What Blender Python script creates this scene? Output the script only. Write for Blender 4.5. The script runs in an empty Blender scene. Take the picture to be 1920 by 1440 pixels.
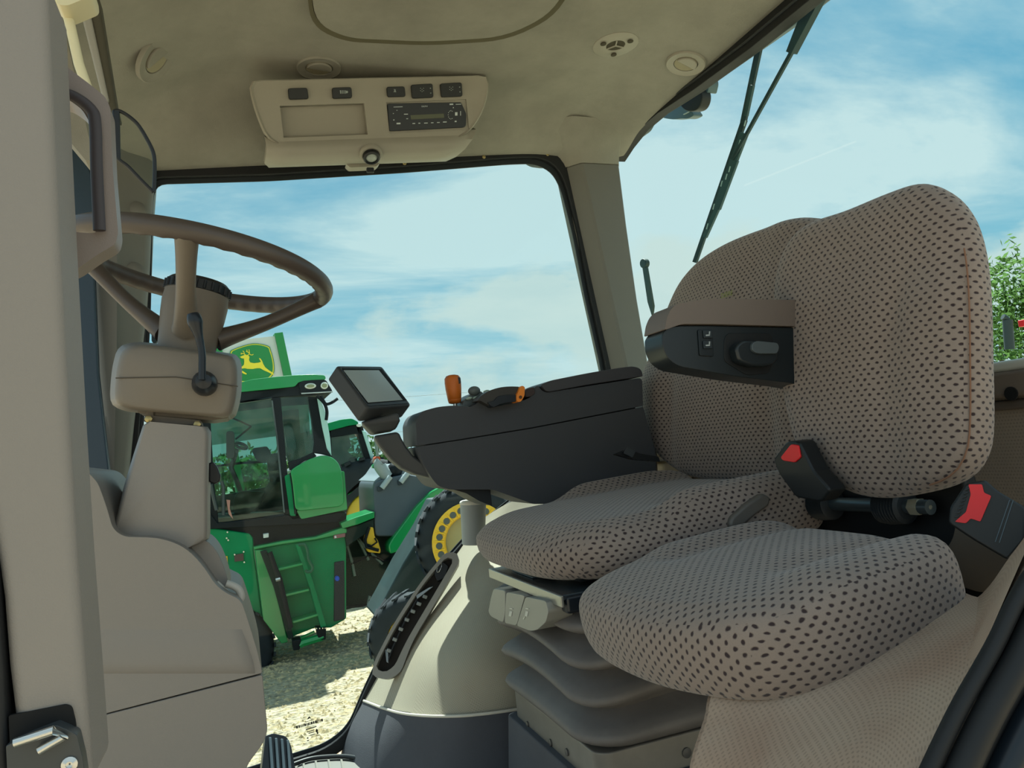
import bpy, bmesh, math, random
from mathutils import Vector as V, Matrix, Quaternion
random.seed(7)
D=bpy.data; SC=bpy.context.scene; COL=SC.collection
# ---------------------------------------------------------------- camera, sky, sun, exposure
F=1420.; YAW=math.radians(20); PIT=math.radians(4.6); ROL=math.radians(6)
CAM=V((0,0,0.8))
fw=V((math.sin(YAW)*math.cos(PIT),math.cos(YAW)*math.cos(PIT),math.sin(PIT)))
r0=V((math.cos(YAW),-math.sin(YAW),0)); u0=r0.cross(fw)
RT=r0*math.cos(ROL)-u0*math.sin(ROL); UP=u0*math.cos(ROL)+r0*math.sin(ROL)
cd=D.cameras.new('camera'); cam=D.objects.new('camera',cd); COL.objects.link(cam)
cd.sensor_width=36; cd.lens=F/1920*36; cd.clip_start=.02; cd.clip_end=500
M3=Matrix((RT,UP,-fw)).transposed()
cam.matrix_world=Matrix.Translation(CAM)@M3.to_4x4(); SC.camera=cam
def ray(x,y): return fw+RT*((x-960)/F)+UP*((720-y)/F)
def WY(x,y,Y): d=ray(x,y); return CAM+d*(Y/d.y)
def WX(x,y,X): d=ray(x,y); return CAM+d*(X/d.x)
def WZ(x,y,Z): d=ray(x,y); return CAM+d*((Z-CAM.z)/d.z)
def WD(x,y,dep): return CAM+ray(x,y)*dep
class Pl:
    "a real plane in the cab or yard; points of it are looked up along sight lines, lifts are along its normal"
    def __init__(s,o,n):
        s.o=V(o); s.n=V(n).normalized()
        if s.n.dot(CAM-s.o)<0: s.n=-s.n
    def at(s,x,y,h=0):
        d=ray(x,y); o=s.o
        return CAM+d*((o-CAM).dot(s.n)/d.dot(s.n))+s.n*h
def PY(Y): return Pl((0,Y,0),(0,-1,0))
def PX(X): return Pl((X,0,0),(-1,0,0))
SC.view_settings.view_transform='Standard'; SC.view_settings.look='None'
SC.view_settings.gamma=1; SC.view_settings.use_curve_mapping=False
SC.view_settings.exposure=0.62
SC.cycles.max_bounces=10; SC.cycles.diffuse_bounces=5; SC.cycles.transparent_max_bounces=24
try: SC.cycles.use_denoising=True; SC.cycles.denoiser='OPENIMAGEDENOISE'
except Exception: pass
def lin(c):
    if isinstance(c,str): c=[int(c[i:i+2],16)/255 for i in (0,2,4)]
    return tuple(v/12.92 if v<=.04045 else ((v+.055)/1.055)**2.4 for v in c)+(1,)
class NT:
    def __init__(s,nt): s.nt=nt; nt.nodes.clear()
    def n(s,t,**k):
        o=s.nt.nodes.new(t)
        for a,b in k.items():
            if a=='inp':
                for i,v in b.items():
                    if hasattr(v,'links') or isinstance(v,bpy.types.NodeSocket): s.nt.links.new(v,o.inputs[i])
                    else: o.inputs[i].default_value=v
            else: setattr(o,a,b)
        return o
    def m(s,op,a,b=0,c=None):
        i={0:a,1:b}
        if c is not None: i[2]=c
        return s.n('ShaderNodeMath',operation=op,inp=i).outputs[0]
    def ramp(s,fac,stops):
        o=s.n('ShaderNodeValToRGB',inp={0:fac}); e=o.color_ramp.elements
        while len(e)<len(stops): e.new(.5)
        for k,(p,c) in zip(e,stops): k.position=p; k.color=c
        return o.outputs[0]
    def mix(s,f,a,b): return s.n('ShaderNodeMix',data_type='RGBA',inp={0:f,6:a,7:b}).outputs[2]
# sky: pale cyan gradient with thin streaky cloud everywhere
w=D.worlds.new('sky'); SC.world=w; w.use_nodes=True; N=NT(w.node_tree)
tc=N.n('ShaderNodeTexCoord').outputs['Generated']
sx=N.n('ShaderNodeSeparateXYZ',inp={0:tc})
z=N.m('MAXIMUM',sx.outputs[2],0.0)
den=N.m('ADD',z,.12)
cx=N.m('DIVIDE',sx.outputs[0],den); cy=N.m('DIVIDE',sx.outputs[1],den)
cv=N.n('ShaderNodeCombineXYZ',inp={0:cx,1:cy,2:z}).outputs[0]
mp=N.n('ShaderNodeMapping',inp={0:cv}); mp.inputs['Scale'].default_value=(.42,.8,.5); mp.inputs['Rotation'].default_value=(0,0,.5)
mp.inputs['Location'].default_value=(1.3,.4,0)
n1=N.n('ShaderNodeTexNoise',inp={0:mp.outputs[0],'Scale':1.5,'Detail':9.,'Roughness':.6,'Distortion':.35}).outputs[0]
mp2=N.n('ShaderNodeMapping',inp={0:cv}); mp2.inputs['Scale'].default_value=(.14,.2,.3)
n2=N.n('ShaderNodeTexNoise',inp={0:mp2.outputs[0],'Scale':1.6,'Detail':3.}).outputs[0]
base=N.ramp(z,[(0,lin('c4dce2')),(.14,lin('93c9de')),(.35,lin('74b4d4')),(1,lin('76aed0'))])
cl=N.m('ADD',N.m('MULTIPLY',n1,.75),N.m('MULTIPLY',n2,.5))
cf=N.ramp(cl,[(.52,(0,0,0,1)),(.60,(.30,.30,.30,1)),(.70,(.95,.95,.95,1))])
skyc=N.mix(cf,base,lin('d9ebf0'))
# heaped cloud low over the horizon
mp3=N.n('ShaderNodeMapping',inp={0:tc}); mp3.inputs['Scale'].default_value=(1.6,1.6,3.2); mp3.inputs['Location'].default_value=(.9,.35,.1)
n3=N.n('ShaderNodeTexNoise',inp={0:mp3.outputs[0],'Scale':2.2,'Detail':9.,'Roughness':.55}).outputs[0]
lowm=N.ramp(sx.outputs[2],[(.10,(1,1,1,1)),(.34,(0,0,0,1))])
hc_=N.ramp(N.m('ADD',n3,N.m('MULTIPLY',N.m('SUBTRACT',lowm,.5),.30)),[(.55,(0,0,0,1)),(.63,(1,1,1,1))])
skyc=N.mix(N.m('MULTIPLY',hc_,.8),skyc,lin('dbe6e4'))
# thin vapour trail
ta=ray(1395,348).normalized(); tb=ray(1605,265).normalized(); tn=ta.cross(tb).normalized(); tm=(ta+tb).normalized()
dn=N.n('ShaderNodeVectorMath',operation='DOT_PRODUCT',inp={0:tc,1:tuple(tn)}).outputs['Value']; dm=N.n('ShaderNodeVectorMath',operation='DOT_PRODUCT',inp={0:tc,1:tuple(tm)}).outputs['Value']
tr_=N.m('MULTIPLY',N.m('LESS_THAN',N.m('ABSOLUTE',dn),.0011),N.m('GREATER_THAN',dm,ta.dot(tm)))
skyc=N.mix(N.m('MULTIPLY',tr_,.45),skyc,lin('e8f3f5'))
low=N.ramp(sx.outputs[2],[(0,lin('8f8b76')),(.02,(1,1,1,1))])
skyc2=N.n('ShaderNodeMix',data_type='RGBA',inp={0:N.m('GREATER_THAN',sx.outputs[2],-.01),6:lin('8f8b76'),7:skyc}).outputs[2]
bg=N.n('ShaderNodeBackground',inp={0:skyc2,1:.70}).outputs[0]
w.node_tree.links.new(bg,N.n('ShaderNodeOutputWorld').inputs[0])
SUN=V((.13,.44,.88)).normalized()
sl=D.lights.new('sun','SUN'); sl.energy=9.0; sl.angle=.012; sl.color=(1,.97,.92)
so=D.objects.new('sun',sl); COL.objects.link(so); so.rotation_euler=SUN.to_track_quat('Z','Y').to_euler()
so.location=(6,14,22)
# ---------------------------------------------------------------- materials
MC={}
def mat(name,color,rough=.6,metal=0,grain=0,gs=900,mottle=0,ms=6,spec=.4,coat=0,emit=0):
    if name in MC: return MC[name]
    m=D.materials.new(name); m.use_nodes=True; N=NT(m.node_tree)
    b=N.n('ShaderNodeBsdfPrincipled'); c=lin(color)
    b.inputs['Base Color'].default_value=c; b.inputs['Roughness'].default_value=rough; b.inputs['Metallic'].default_value=metal
    b.inputs['Specular IOR Level'].default_value=spec; b.inputs['Coat Weight'].default_value=coat
    pos=N.n('ShaderNodeNewGeometry').outputs['Position']
    if mottle:
        t=N.n('ShaderNodeTexNoise',inp={0:pos,'Scale':float(ms),'Detail':6.,'Roughness':.65}).outputs[0]
        f=N.ramp(t,[(.3,(0,0,0,1)),(.7,(1,1,1,1))])
        dk=tuple(v*(1-mottle) for v in c[:3])+(1,); lt=tuple(min(1,v*(1+mottle*.6)) for v in c[:3])+(1,)
        N.nt.links.new(N.mix(f,dk,lt),b.inputs['Base Color'])
    if grain:
        t=N.n('ShaderNodeTexNoise',inp={0:pos,'Scale':float(gs),'Detail':2.}).outputs[0]
        bp=N.n('ShaderNodeBump',inp={'Height':t,'Strength':grain,'Distance':.001})
        N.nt.links.new(bp.outputs[0],b.inputs['Normal'])
    if emit: b.inputs['Emission Color'].default_value=c; b.inputs['Emission Strength'].default_value=emit
    N.nt.links.new(b.outputs[0],N.n('ShaderNodeOutputMaterial').inputs[0]); MC[name]=m; return m
def glassmat(name,tint,refl=.06,dirt=.0):
    m=D.materials.new(name); m.use_nodes=True; N=NT(m.node_tree)
    t=N.n('ShaderNodeBsdfTransparent',inp={0:lin(tint)}); g=N.n('ShaderNodeBsdfGlossy',inp={0:(1,1,1,1),1:.02})
    ge=N.n('ShaderNodeNewGeometry'); dp=N.n('ShaderNodeVectorMath',operation='DOT_PRODUCT',inp={0:ge.outputs['Incoming'],1:ge.outputs['Normal']}).outputs['Value']
    fr=N.m('ADD',.05,N.m('MULTIPLY',.95,N.m('POWER',N.m('SUBTRACT',1.,N.m('ABSOLUTE',dp)),5.)))
    x=N.n('ShaderNodeMixShader',inp={0:N.m('MULTIPLY',fr,refl*10),1:t.outputs[0],2:g.outputs[0]}).outputs[0]
    if dirt:
        pos=N.n('ShaderNodeNewGeometry').outputs['Position']
        nz=N.n('ShaderNodeTexNoise',inp={0:pos,'Scale':5.,'Detail':8.}).outputs[0]
        f=N.m('MULTIPLY',N.ramp(nz,[(.42,(0,0,0,1)),(.75,(1,1,1,1))]),dirt)
        df=N.n('ShaderNodeBsdfDiffuse',inp={0:lin('b8b8ac')})
        x=N.n('ShaderNodeMixShader',inp={0:f,1:x,2:df.outputs[0]}).outputs[0]
    N.nt.links.new(x,N.n('ShaderNodeOutputMaterial').inputs[0]); return m
def fabric(name,base,dot,pu=.0148,pv=.0082):
    "woven seat cloth: dark oval pits in staggered rows, laid in the cushion's own coordinates"
    m=D.materials.new(name); m.use_nodes=True; N=NT(m.node_tree)
    tc=N.n('ShaderNodeTexCoord'); p=N.n('ShaderNodeSeparateXYZ',inp={0:tc.outputs['Object']})
    nn=N.n('ShaderNodeSeparateXYZ',inp={0:tc.outputs['Normal']})
    ax=N.m('ABSOLUTE',nn.outputs[0]); ay=N.m('ABSOLUTE',nn.outputs[1]); az=N.m('ABSOLUTE',nn.outputs[2])
    zx=N.m('MULTIPLY',N.m('GREATER_THAN',az,ax),N.m('GREATER_THAN',az,ay)); xy=N.m('GREATER_THAN',ax,ay)
    # z-dominant: (x,y); x-dominant: (z,y); y-dominant: (x,z)
    def sel(f,a,b): return N.m('ADD',N.m('MULTIPLY',f,a),N.m('MULTIPLY',N.m('SUBTRACT',1,f),b))
    u=sel(zx,p.outputs[0],sel(xy,p.outputs[2],p.outputs[0])); v=sel(zx,p.outputs[1],sel(xy,p.outputs[1],p.outputs[2]))
    wob=N.n('ShaderNodeTexNoise',inp={0:tc.outputs['Object'],'Scale':90.,'Detail':1.}).outputs[0]
    wv=N.m('MULTIPLY',N.m('SUBTRACT',wob,.5),.6)
    vv=N.m('DIVIDE',v,pv); row=N.m('FLOOR',vv)
    off=N.m('MULTIPLY',N.m('MODULO',N.m('ABSOLUTE',row),2.),.5)
    uu=N.m('ADD',N.m('DIVIDE',u,pu),off)
    fu=N.m('SUBTRACT',N.m('FRACT',N.m('ADD',uu,100.)),.5); fv=N.m('SUBTRACT',N.m('FRACT',N.m('ADD',vv,100.)),.5)
    fu=N.m('ADD',fu,N.m('MULTIPLY',wv,.4)); fv=N.m('ADD',fv,wv)
    d=N.m('SQRT',N.m('ADD',N.m('POWER',N.m('MULTIPLY',fu,pu/.0032),2.),N.m('POWER',N.m('MULTIPLY',fv,pv/.0021),2.)))
    f=N.ramp(N.m('MULTIPLY',d,.5),[(.34,(0,0,0,1)),(.60,(1,1,1,1))])
    fine=N.n('ShaderNodeTexNoise',inp={0:tc.outputs['Object'],'Scale':700.,'Detail':2.}).outputs[0]
    big=N.n('ShaderNodeTexNoise',inp={0:tc.outputs['Object'],'Scale':7.,'Detail':3.}).outputs[0]
    cb=N.mix(N.ramp(big,[(.35,(0,0,0,1)),(.7,(1,1,1,1))]),lin(base),tuple(k*1.12 for k in lin(base)[:3])+(1,))
    cb=N.mix(N.m('MULTIPLY',fine,.5),cb,tuple(k*.7 for k in lin(base)[:3])+(1,))
    c=N.mix(f,lin(dot),cb)
    hgt=N.m('ADD',N.m('MULTIPLY',f,1.),N.m('MULTIPLY',fine,.35))
    bp=N.n('ShaderNodeBump',inp={'Height':hgt,'Strength':.5,'Distance':.0015})
    b=N.n('ShaderNodeBsdfPrincipled',inp={'Base Color':c,'Roughness':.92,'Normal':bp.outputs[0]})
    b.inputs['Sheen Weight'].default_value=.25; b.inputs['Specular IOR Level'].default_value=.15
    N.nt.links.new(b.outputs[0],N.n('ShaderNodeOutputMaterial').inputs[0]); return m
def perf(name,color,pitch=.0042,dark='4a4238',soil=.25,uv=True,con=.28):
    "vinyl with tiny staggered pin holes"
    m=D.materials.new(name); m.use_nodes=True; N=NT(m.node_tree)
    pos=N.n('ShaderNodeNewGeometry').outputs['Position']; p=N.n('ShaderNodeSeparateXYZ',inp={0:pos})
    if uv:
        q=N.n('ShaderNodeSeparateXYZ',inp={0:N.n('ShaderNodeUVMap').outputs[0]}); u=N.m('DIVIDE',q.outputs[0],pitch); v=N.m('DIVIDE',q.outputs[1],pitch)
    else:
        u=N.m('DIVIDE',p.outputs[1],pitch); v=N.m('DIVIDE',p.outputs[2],pitch)
    off=N.m('MULTIPLY',N.m('MODULO',N.m('FLOOR',N.m('ADD',v,900.)),2.),.5)
    fu=N.m('SUBTRACT',N.m('FRACT',N.m('ADD',N.m('ADD',u,off),900.)),.5); fv=N.m('SUBTRACT',N.m('FRACT',N.m('ADD',v,900.)),.5)
    d=N.m('SQRT',N.m('ADD',N.m('POWER',fu,2.),N.m('POWER',fv,2.)))
    f=N.ramp(d,[(.2,(0,0,0,1)),(.3,(1,1,1,1))])
    nz=N.n('ShaderNodeTexNoise',inp={0:pos,'Scale':7.,'Detail':5.}).outputs[0]
    c=lin(color); cb=N.mix(N.ramp(nz,[(.4,(0,0,0,1)),(.75,(1,1,1,1))]),c,tuple(c[i]*(1-soil*k) for i,k in enumerate((.6,.9,1)))+(1,))
    cc=N.mix(f,N.mix(con,cb,lin(dark)),cb)
    b=N.n('ShaderNodeBsdfPrincipled',inp={'Base Color':cc,'Roughness':.62}); b.inputs['Specular IOR Level'].default_value=.3
    bp=N.n('ShaderNodeBump',inp={'Height':f,'Strength':.35,'Distance':.0006}); N.nt.links.new(bp.outputs[0],b.inputs['Normal'])
    N.nt.links.new(b.outputs[0],N.n('ShaderNodeOutputMaterial').inputs[0]); return m
BEIGE=mat('beige_plastic','b3a892',.55,grain=.3); POSTM=mat('post_plastic','86807a',.6,grain=.35)
DASHM=mat('dash_plastic','857f79',.5,grain=.25); HEAD=mat('headliner_cloth','8a877d',.95,grain=.5,gs=500,mottle=.2,ms=3.5,spec=.1)
TRIM=mat('pillar_plastic','6c6b65',.6,grain=.3); OVH=mat('overhead_plastic','928e82',.55,grain=.2)
BLACK=mat('black_plastic','16191c',.45); RUB=mat('black_rubber','131518',.6); NAVY=mat('navy_black_plastic','151c24',.35)
DGREY=mat('dark_console_plastic','3d3f43',.62,grain=.4); DGREY2=mat('dark_pad_vinyl','403f42',.5,grain=.3)
WHEELM=mat('brown_grey_wheel','4a413b',.42,grain=.2,spec=.5); HUBM=mat('hub_plastic','6c645a',.5,grain=.2); POD=mat('pod_plastic','736b61',.5,grain=.25)
GREY=mat('mid_grey_plastic','8b8b86',.5,grain=.2); HANDLE=mat('handle_plastic','6e6562',.5,grain=.3)
BELL=mat('bellows_rubber','686462',.6,grain=.2,mottle=.15,ms=14); METAL=mat('painted_metal','77736c',.4,metal=.2,mottle=.12,ms=20)
STEEL=mat('bright_steel','c8c8c4',.25,metal=.9); SCREW=mat('brass_screw','b0a070',.35,metal=.8)
ORANGE=mat('orange_plastic','c4651c',.45); ORANGE2=mat('bright_orange_plastic','e8842a',.45); RED=mat('red_plastic','d8262c',.4)
FLOORM=mat('floor_mat_rubber','6a6660',.7,mottle=.2,ms=12); LOWER=mat('lower_carpet','4d4e54',.9,grain=.6,gs=600,mottle=.1)
SIDEM=perf('fender_trim_vinyl','a19a88',.0042,soil=.1); BOXM=perf('seat_box_vinyl','a69483',.006,soil=.35); BACKM=perf('rear_wall_vinyl','8c8073',.006,soil=.1,uv=False)
GLASS=glassmat('window_glass','eef7f5',.010,0); DGLASS=glassmat('dark_glass','7d9cab',.04); CLEAR=glassmat('clear_plastic','f3f6f3',.008)
RGLASS=glassmat('rear_glass','f0f8f6',.006,0); TGLASS=glassmat('tractor_glass','a6cfc6',.07,.10)
FAB=fabric('seat_cloth','887b73','33292b'); ARMTOP=mat('armrest_vinyl','6a5f58',.5,grain=.3)
GREEN=mat('tractor_green','058a48',.28,coat=.6,mottle=.08,ms=3); GREEN2=mat('hazy_green','0a8050',.45,mottle=.15,ms=4,spec=.15); DKGREEN=mat('shaded_machine_green','06211a',.8,mottle=.3,ms=4)  # second green is lightened to carry the haze over the machine body
YEL=mat('rim_yellow','e0b32c',.45,mottle=.1,ms=4); DKM=mat('machine_black','0b141a',.5,mottle=.2,ms=5,spec=.2); TYRE=mat('tyre_rubber','20272d',.85,mottle=.25,ms=6)
TANK=mat('grey_tank_plastic','47525c',.6,mottle=.12,ms=2); WHITE=mat('white_paint','d5dad8',.5); SIGNG=mat('sign_green','1d8244',.5); SIGNY=mat('sign_yellow','e9d83a',.5)
DKHOLE=mat('dark_recess','0b0d0f',.8); SCREEN=mat('screen_glass','a9b4b4',.12,spec=.6); BARK=mat('bark','5a4c3e',.9); SEATD=mat('dark_brown_seat','4a4338',.8)
# ---------------------------------------------------------------- mesh helpers
ORG={}
class MB:
    def __init__(s): s.v=[]; s.f=[]
    def add(s,vs,fs):
        k=len(s.v); s.v+=[V(p) for p in vs]; s.f+=[[i+k for i in f] for f in fs]; return s
    def prism(s,pts,dv):
        n=len(pts); dv=V(dv)
        return s.add(list(pts)+[p+dv for p in pts],[list(range(n))[::-1],list(range(n,2*n))]+[[i,(i+1)%n,n+(i+1)%n,n+i] for i in range(n)])
    def pp(s,pl,pix,h0,h1): return s.prism([pl.at(x,y,h0) for x,y in pix],pl.n*(h1-h0))
    def ring(s,outer,inner,dv):
        n=len(outer); dv=V(dv); v=list(outer)+list(inner)+[p+dv for p in outer]+[p+dv for p in inner]; f=[]
        for i in range(n):
            j=(i+1)%n; f+=[[i,j,n+j,n+i],[2*n+i,3*n+i,3*n+j,2*n+j],[i,2*n+i,2*n+j,j],[n+i,n+j,3*n+j,3*n+i]]
        return s.add(v,f)
    def box(s,c,sz,rot=None):
        c=V(c); v=[]
        for a in (-.5,.5):
            for b in (-.5,.5):
                for d in (-.5,.5):
                    p=V((a*sz[0],b*sz[1],d*sz[2])); v.append(c+(rot@p if rot else p))
        return s.add(v,[[0,1,3,2],[4,6,7,5],[0,4,5,1],[2,3,7,6],[0,2,6,4],[1,5,7,3]])
    def loft(s,rings,closed=True,cap=True,wrap=False):
        n=len(rings[0]); v=[p for r in rings for p in r]; f=[]; R=len(rings)
        for k in range(R if wrap else R-1):
            q=(k+1)%R
            for i in range(n if closed else n-1):
                j=(i+1)%n; f.append([k*n+i,k*n+j,q*n+j,q*n+i])
        if cap and not wrap and closed: f+=[list(range(n))[::-1],[ (R-1)*n+i for i in range(n)]]
        return s.add(v,f)
    def tube(s,path,r,n=12,closed=False,flat=1,upv=None):
        path=[V(p) for p in path]; m=len(path); rs=r if isinstance(r,(list,tuple)) else [r]*m; rings=[]
        t0=None; nv=None
        for i in range(m):
            a=path[(i-1)%m] if (closed or i>0) else path[0]; b=path[(i+1)%m] if (closed or i<m-1) else path[-1]
            t=(b-a).normalized()
            if nv is None:
                ref=V(upv) if upv else (V((0,0,1)) if abs(t.z)<.9 else V((1,0,0)))
                nv=(ref-t*ref.dot(t)).normalized()
            elif upv: nv=(V(upv)-t*V(upv).dot(t)).normalized()
            else: nv=(nv-t*nv.dot(t)).normalized()
            bv=t.cross(nv)
            rings.append([path[i]+nv*(rs[i]*math.cos(q))+bv*(rs[i]*flat*math.sin(q)) for q in [2*math.pi*k/n for k in range(n)]])
        return s.loft(rings,wrap=closed)
    def lathe(s,o,ax,prof,n=24,cap=True):
        o=V(o); ax=V(ax).normalized(); ref=V((0,0,1)) if abs(ax.z)<.9 else V((1,0,0)); a=ax.cross(ref).normalized(); b=ax.cross(a)
        return s.loft([[o+ax*h+(a*math.cos(q)+b*math.sin(q))*max(r,1e-5) for q in [2*math.pi*k/n for k in range(n)]] for r,h in prof],cap=cap)
    def ell(s,c,ax,n=14,m=8):
        c=V(c); X,Y,Z=[V(a) for a in ax]
        return s.loft([[c+Z*math.cos(math.pi*k/m)+ (X*math.cos(q)+Y*math.sin(q))*max(1e-3,math.sin(math.pi*k/m)) for q in [2*math.pi*i/n for i in range(n)]] for k in range(m+1)])
    def build(s,name,m,parent=None,bevel=0,smooth=True,seg=2,ang=40,sub=0,origin=None):
        if origin is None:
            xs=[p.x for p in s.v]; ys=[p.y for p in s.v]; zs=[p.z for p in s.v]
            origin=V(((min(xs)+max(xs))/2,(min(ys)+max(ys))/2,min(zs)))
        me=D.meshes.new(name); me.from_pydata([p-origin for p in s.v],[],s.f); me.validate()
        bm=bmesh.new(); bm.from_mesh(me); bmesh.ops.recalc_face_normals(bm,faces=bm.faces); bm.to_mesh(me); bm.free()
        if m: me.materials.append(m)
        if smooth:
            me.polygons.foreach_set('use_smooth',[True]*len(me.polygons)); me.set_sharp_from_angle(angle=math.radians(ang))
        o=D.objects.new(name,me); COL.objects.link(o)
        if parent: o.parent=parent; o.location=origin-ORG[parent.name]
        else: o.location=origin
        ORG[o.name]=origin
        if bevel:
            b=o.modifiers.new('bevel','BEVEL'); b.width=bevel; b.segments=seg; b.limit_method='ANGLE'; b.angle_limit=math.radians(35); b.harden_normals=True
        if sub:
            b=o.modifiers.new('sub','SUBSURF'); b.levels=sub; b.render_levels=sub
        return o
def cut(o,b,org=None):
    "recess a shape into an object's mesh"
    c=b.build('cutter',None,None,smooth=False)
    c.location=ORG[c.name]; w0=ORG[o.name]; me=o.data
    tmp=D.objects.new('work_copy',me); COL.objects.link(tmp); tmp.location=w0
    md=tmp.modifiers.new('c','BOOLEAN'); md.operation='DIFFERENCE'; md.solver='EXACT'; md.object=c
    bpy.context.view_layer.update(); nm=D.meshes.new_from_object(tmp.evaluated_get(bpy.context.evaluated_depsgraph_get()))
    if len(nm.polygons)>5:
        nm.name=me.name; nm.polygons.foreach_set('use_smooth',[True]*len(nm.polygons)); nm.set_sharp_from_angle(angle=math.radians(35)); o.data=nm
    D.objects.remove(tmp); D.objects.remove(c)
def grid_uv(o,rows):
    "lay metres-true UVs over a grid sheet"
    nr,nc=len(rows),len(rows[0]); mr=rows[nr//2]; u=[0]
    for k in range(1,nc): u.append(u[-1]+(mr[k]-mr[k-1]).length)
    uvl=o.data.uv_layers.new(name='UVMap'); vv=[[0]*nc for _ in rows]
    for c in range(nc):
        for r in range(1,nr): vv[r][c]=vv[r-1][c]+(rows[r][c]-rows[r-1][c]).length
    for lp in o.data.loops:
        i=lp.vertex_index%(nr*nc); r,c=divmod(i,nc); uvl.data[lp.index].uv=(u[c],vv[r][c])
def tag(o,label=None,cat=None,group=None,kind=None):
    if label: o['label']=label
    if cat: o['category']=cat
    if group: o['group']=group
    if kind: o['kind']=kind
    return o
def thing(name,loc,label=None,cat=None,group=None,kind=None):
    o=D.objects.new(name,None); COL.objects.link(o); o.location=V(loc); o.empty_display_size=.05; ORG[o.name]=V(loc)
    return tag(o,label,cat,group,kind)
def dup(o,delta,label=None,parent=None,root=True):
    c=o.copy(); COL.objects.link(c); ORG[c.name]=ORG[o.name]+V(delta)
    if parent: c.parent=parent
    if root: c.location=o.location+V(delta)
    if label: c['label']=label
    for ch in list(o.children): dup(ch,delta,None,c,False)
    return c
def cat(pts,n=8,closed=True):
    "smooth curve through points"
    P=[V(p) if len(p)==3 else V((p[0],p[1],0)) for p in pts]; m=len(P); out=[]
    for i in range(m if closed else m-1):
        a=P[(i-1)%m] if closed or i>0 else P[0]; b=P[i]; c=P[(i+1)%m]; d=P[(i+2)%m] if closed or i<m-2 else P[-1]
        for k in range(n):
            t=k/n; out.append(.5*((2*b)+(c-a)*t+(2*a-5*b+4*c-d)*t*t+(3*b-a-3*c+d)*t**3))
    if not closed: out.append(P[-1])
    return out if len(pts[0])==3 else [(p.x,p.y) for p in out]
def resample(P,n):
    m=len(P); L=[0]
    for i in range(m): L.append(L[-1]+math.dist(P[i],P[(i+1)%m]))
    out=[]; j=0
    for k in range(n):
        t=L[-1]*k/n
        while L[j+1]<t: j+=1
        f=(t-L[j])/max(1e-9,L[j+1]-L[j]); a=P[j]; b=P[(j+1)%m]; out.append(tuple(a[q]+(b[q]-a[q])*f for q in range(len(a))))
    return out
def rnd(pix,r,k=5):
    "polygon with rounded corners"
    out=[]; m=len(pix); rr=r if isinstance(r,(list,tuple)) else [r]*m
    for i in range(m):
        p=V(pix[i]).to_2d() if False else V((pix[i][0],pix[i][1])); a=V(pix[i-1][:2]); b=V(pix[(i+1)%m][:2])
        ra=min(rr[i],(a-p).length*.49,(b-p).length*.49)
        if ra<=0: out.append(tuple(p)); continue
        s=p+(a-p).normalized()*ra; e=p+(b-p).normalized()*ra
        for q in range(k+1):
            t=q/k; out.append(tuple(s*(1-t)**2+p*2*t*(1-t)+e*t*t))
    return out
def ellp(cx,cy,rx,ry,n=24,rot=0):
    return [(cx+rx*math.cos(t)*math.cos(rot)-ry*math.sin(t)*math.sin(rot),cy+rx*math.cos(t)*math.sin(rot)+ry*math.sin(t)*math.cos(rot)) for t in [2*math.pi*k/n for k in range(n)]]
def zo(ox,oy,s): return lambda *pts:[(ox+x/s,oy+y/s) for x,y in pts]
z1=zo(0,0,2.88); z2=zo(420,0,3.556); z3=zo(960,0,2.88); z4=zo(100,380,3.273); z5=zo(580,660,2.909); z7=zo(380,620,3.692)
z8=zo(380,900,2.667); z9=zo(390,740,5.537); y1=zo(860,960,3.0); y2=zo(1180,380,2.88); y4=zo(1340,800,3.31); y8=zo(640,960,4.237); v2=zo(840,680,9.6); v3=zo(1160,120,8.0); v6=zo(620,760,4.8); p6=zo(0,1240,6.857)
def text(name,s,pl,x,y,px,m,parent,xdir=(12,0),lift=.001,al='CENTER'):
    "raised flat lettering lying on a plane, px high"
    c=D.curves.new(name,'FONT'); c.body=s; c.align_x=al; c.size=1
    t=D.objects.new(name,c); COL.objects.link(t); bpy.context.view_layer.update()
    me=D.meshes.new_from_object(t.evaluated_get(bpy.context.evaluated_depsgraph_get())); D.objects.remove(t); D.curves.remove(c)
    o=pl.at(x,y,lift); a=(pl.at(x+xdir[0],y+xdir[1],lift)-o).normalized(); b=pl.n.cross(a)
    h=(pl.at(x,y-px,lift)-o).length/.72
    me2=D.meshes.new(name); org=ORG[parent.name] if parent else o
    me2.from_pydata([a*(v.co.x*h)+b*(v.co.y*h)+o-org-(V((0,0,0)) if parent else V((0,0,0))) for v in me.vertices],[],[list(p.vertices) for p in me.polygons]); D.meshes.remove(me)
    me2.materials.append(m); ob=D.objects.new(name,me2); COL.objects.link(ob)
    if parent: ob.parent=parent
    else: ob.location=o
    ORG[ob.name]=org
    return ob
def smooth01(t): t=max(0,min(1,t)); return t*t*(3-2*t)
# ================================================================ SETTING: cab shell
# ceiling: domed cloth headliner
X0,X1,Y0,Y1=-.46,1.315,.5,2.245
def zedge(x): return 1.672+.078*max(-.2,x)
b=MB(); NX,NY=60,60; rows=[]
def ceilz(x,y):
    ze=zedge(x)+ .0
    rear=smooth01((x-.75)/.5); c=smooth01((Y1+.012-y)/(.25-.11*rear)); d=smooth01((x-X0)/.55)
    rr_=math.hypot(x-1.2,y-2.26)
    return ze+(1.845-.045*smooth01((x-X1+.22)/.22)-ze)*c*d-.035*math.exp(-(rr_/.15)**2)
for i in range(NX+1):
    x=X0+(X1-X0)*(1-(1-i/NX)**1.4); rows.append([V((x,Y0+(Y1-Y0)*(1-(1-j/NY)**1.5),ceilz(x,Y0+(Y1-Y0)*(1-(1-j/NY)**1.5)))) for j in range(NY+1)])
b.loft(rows,closed=False,cap=False)
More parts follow.
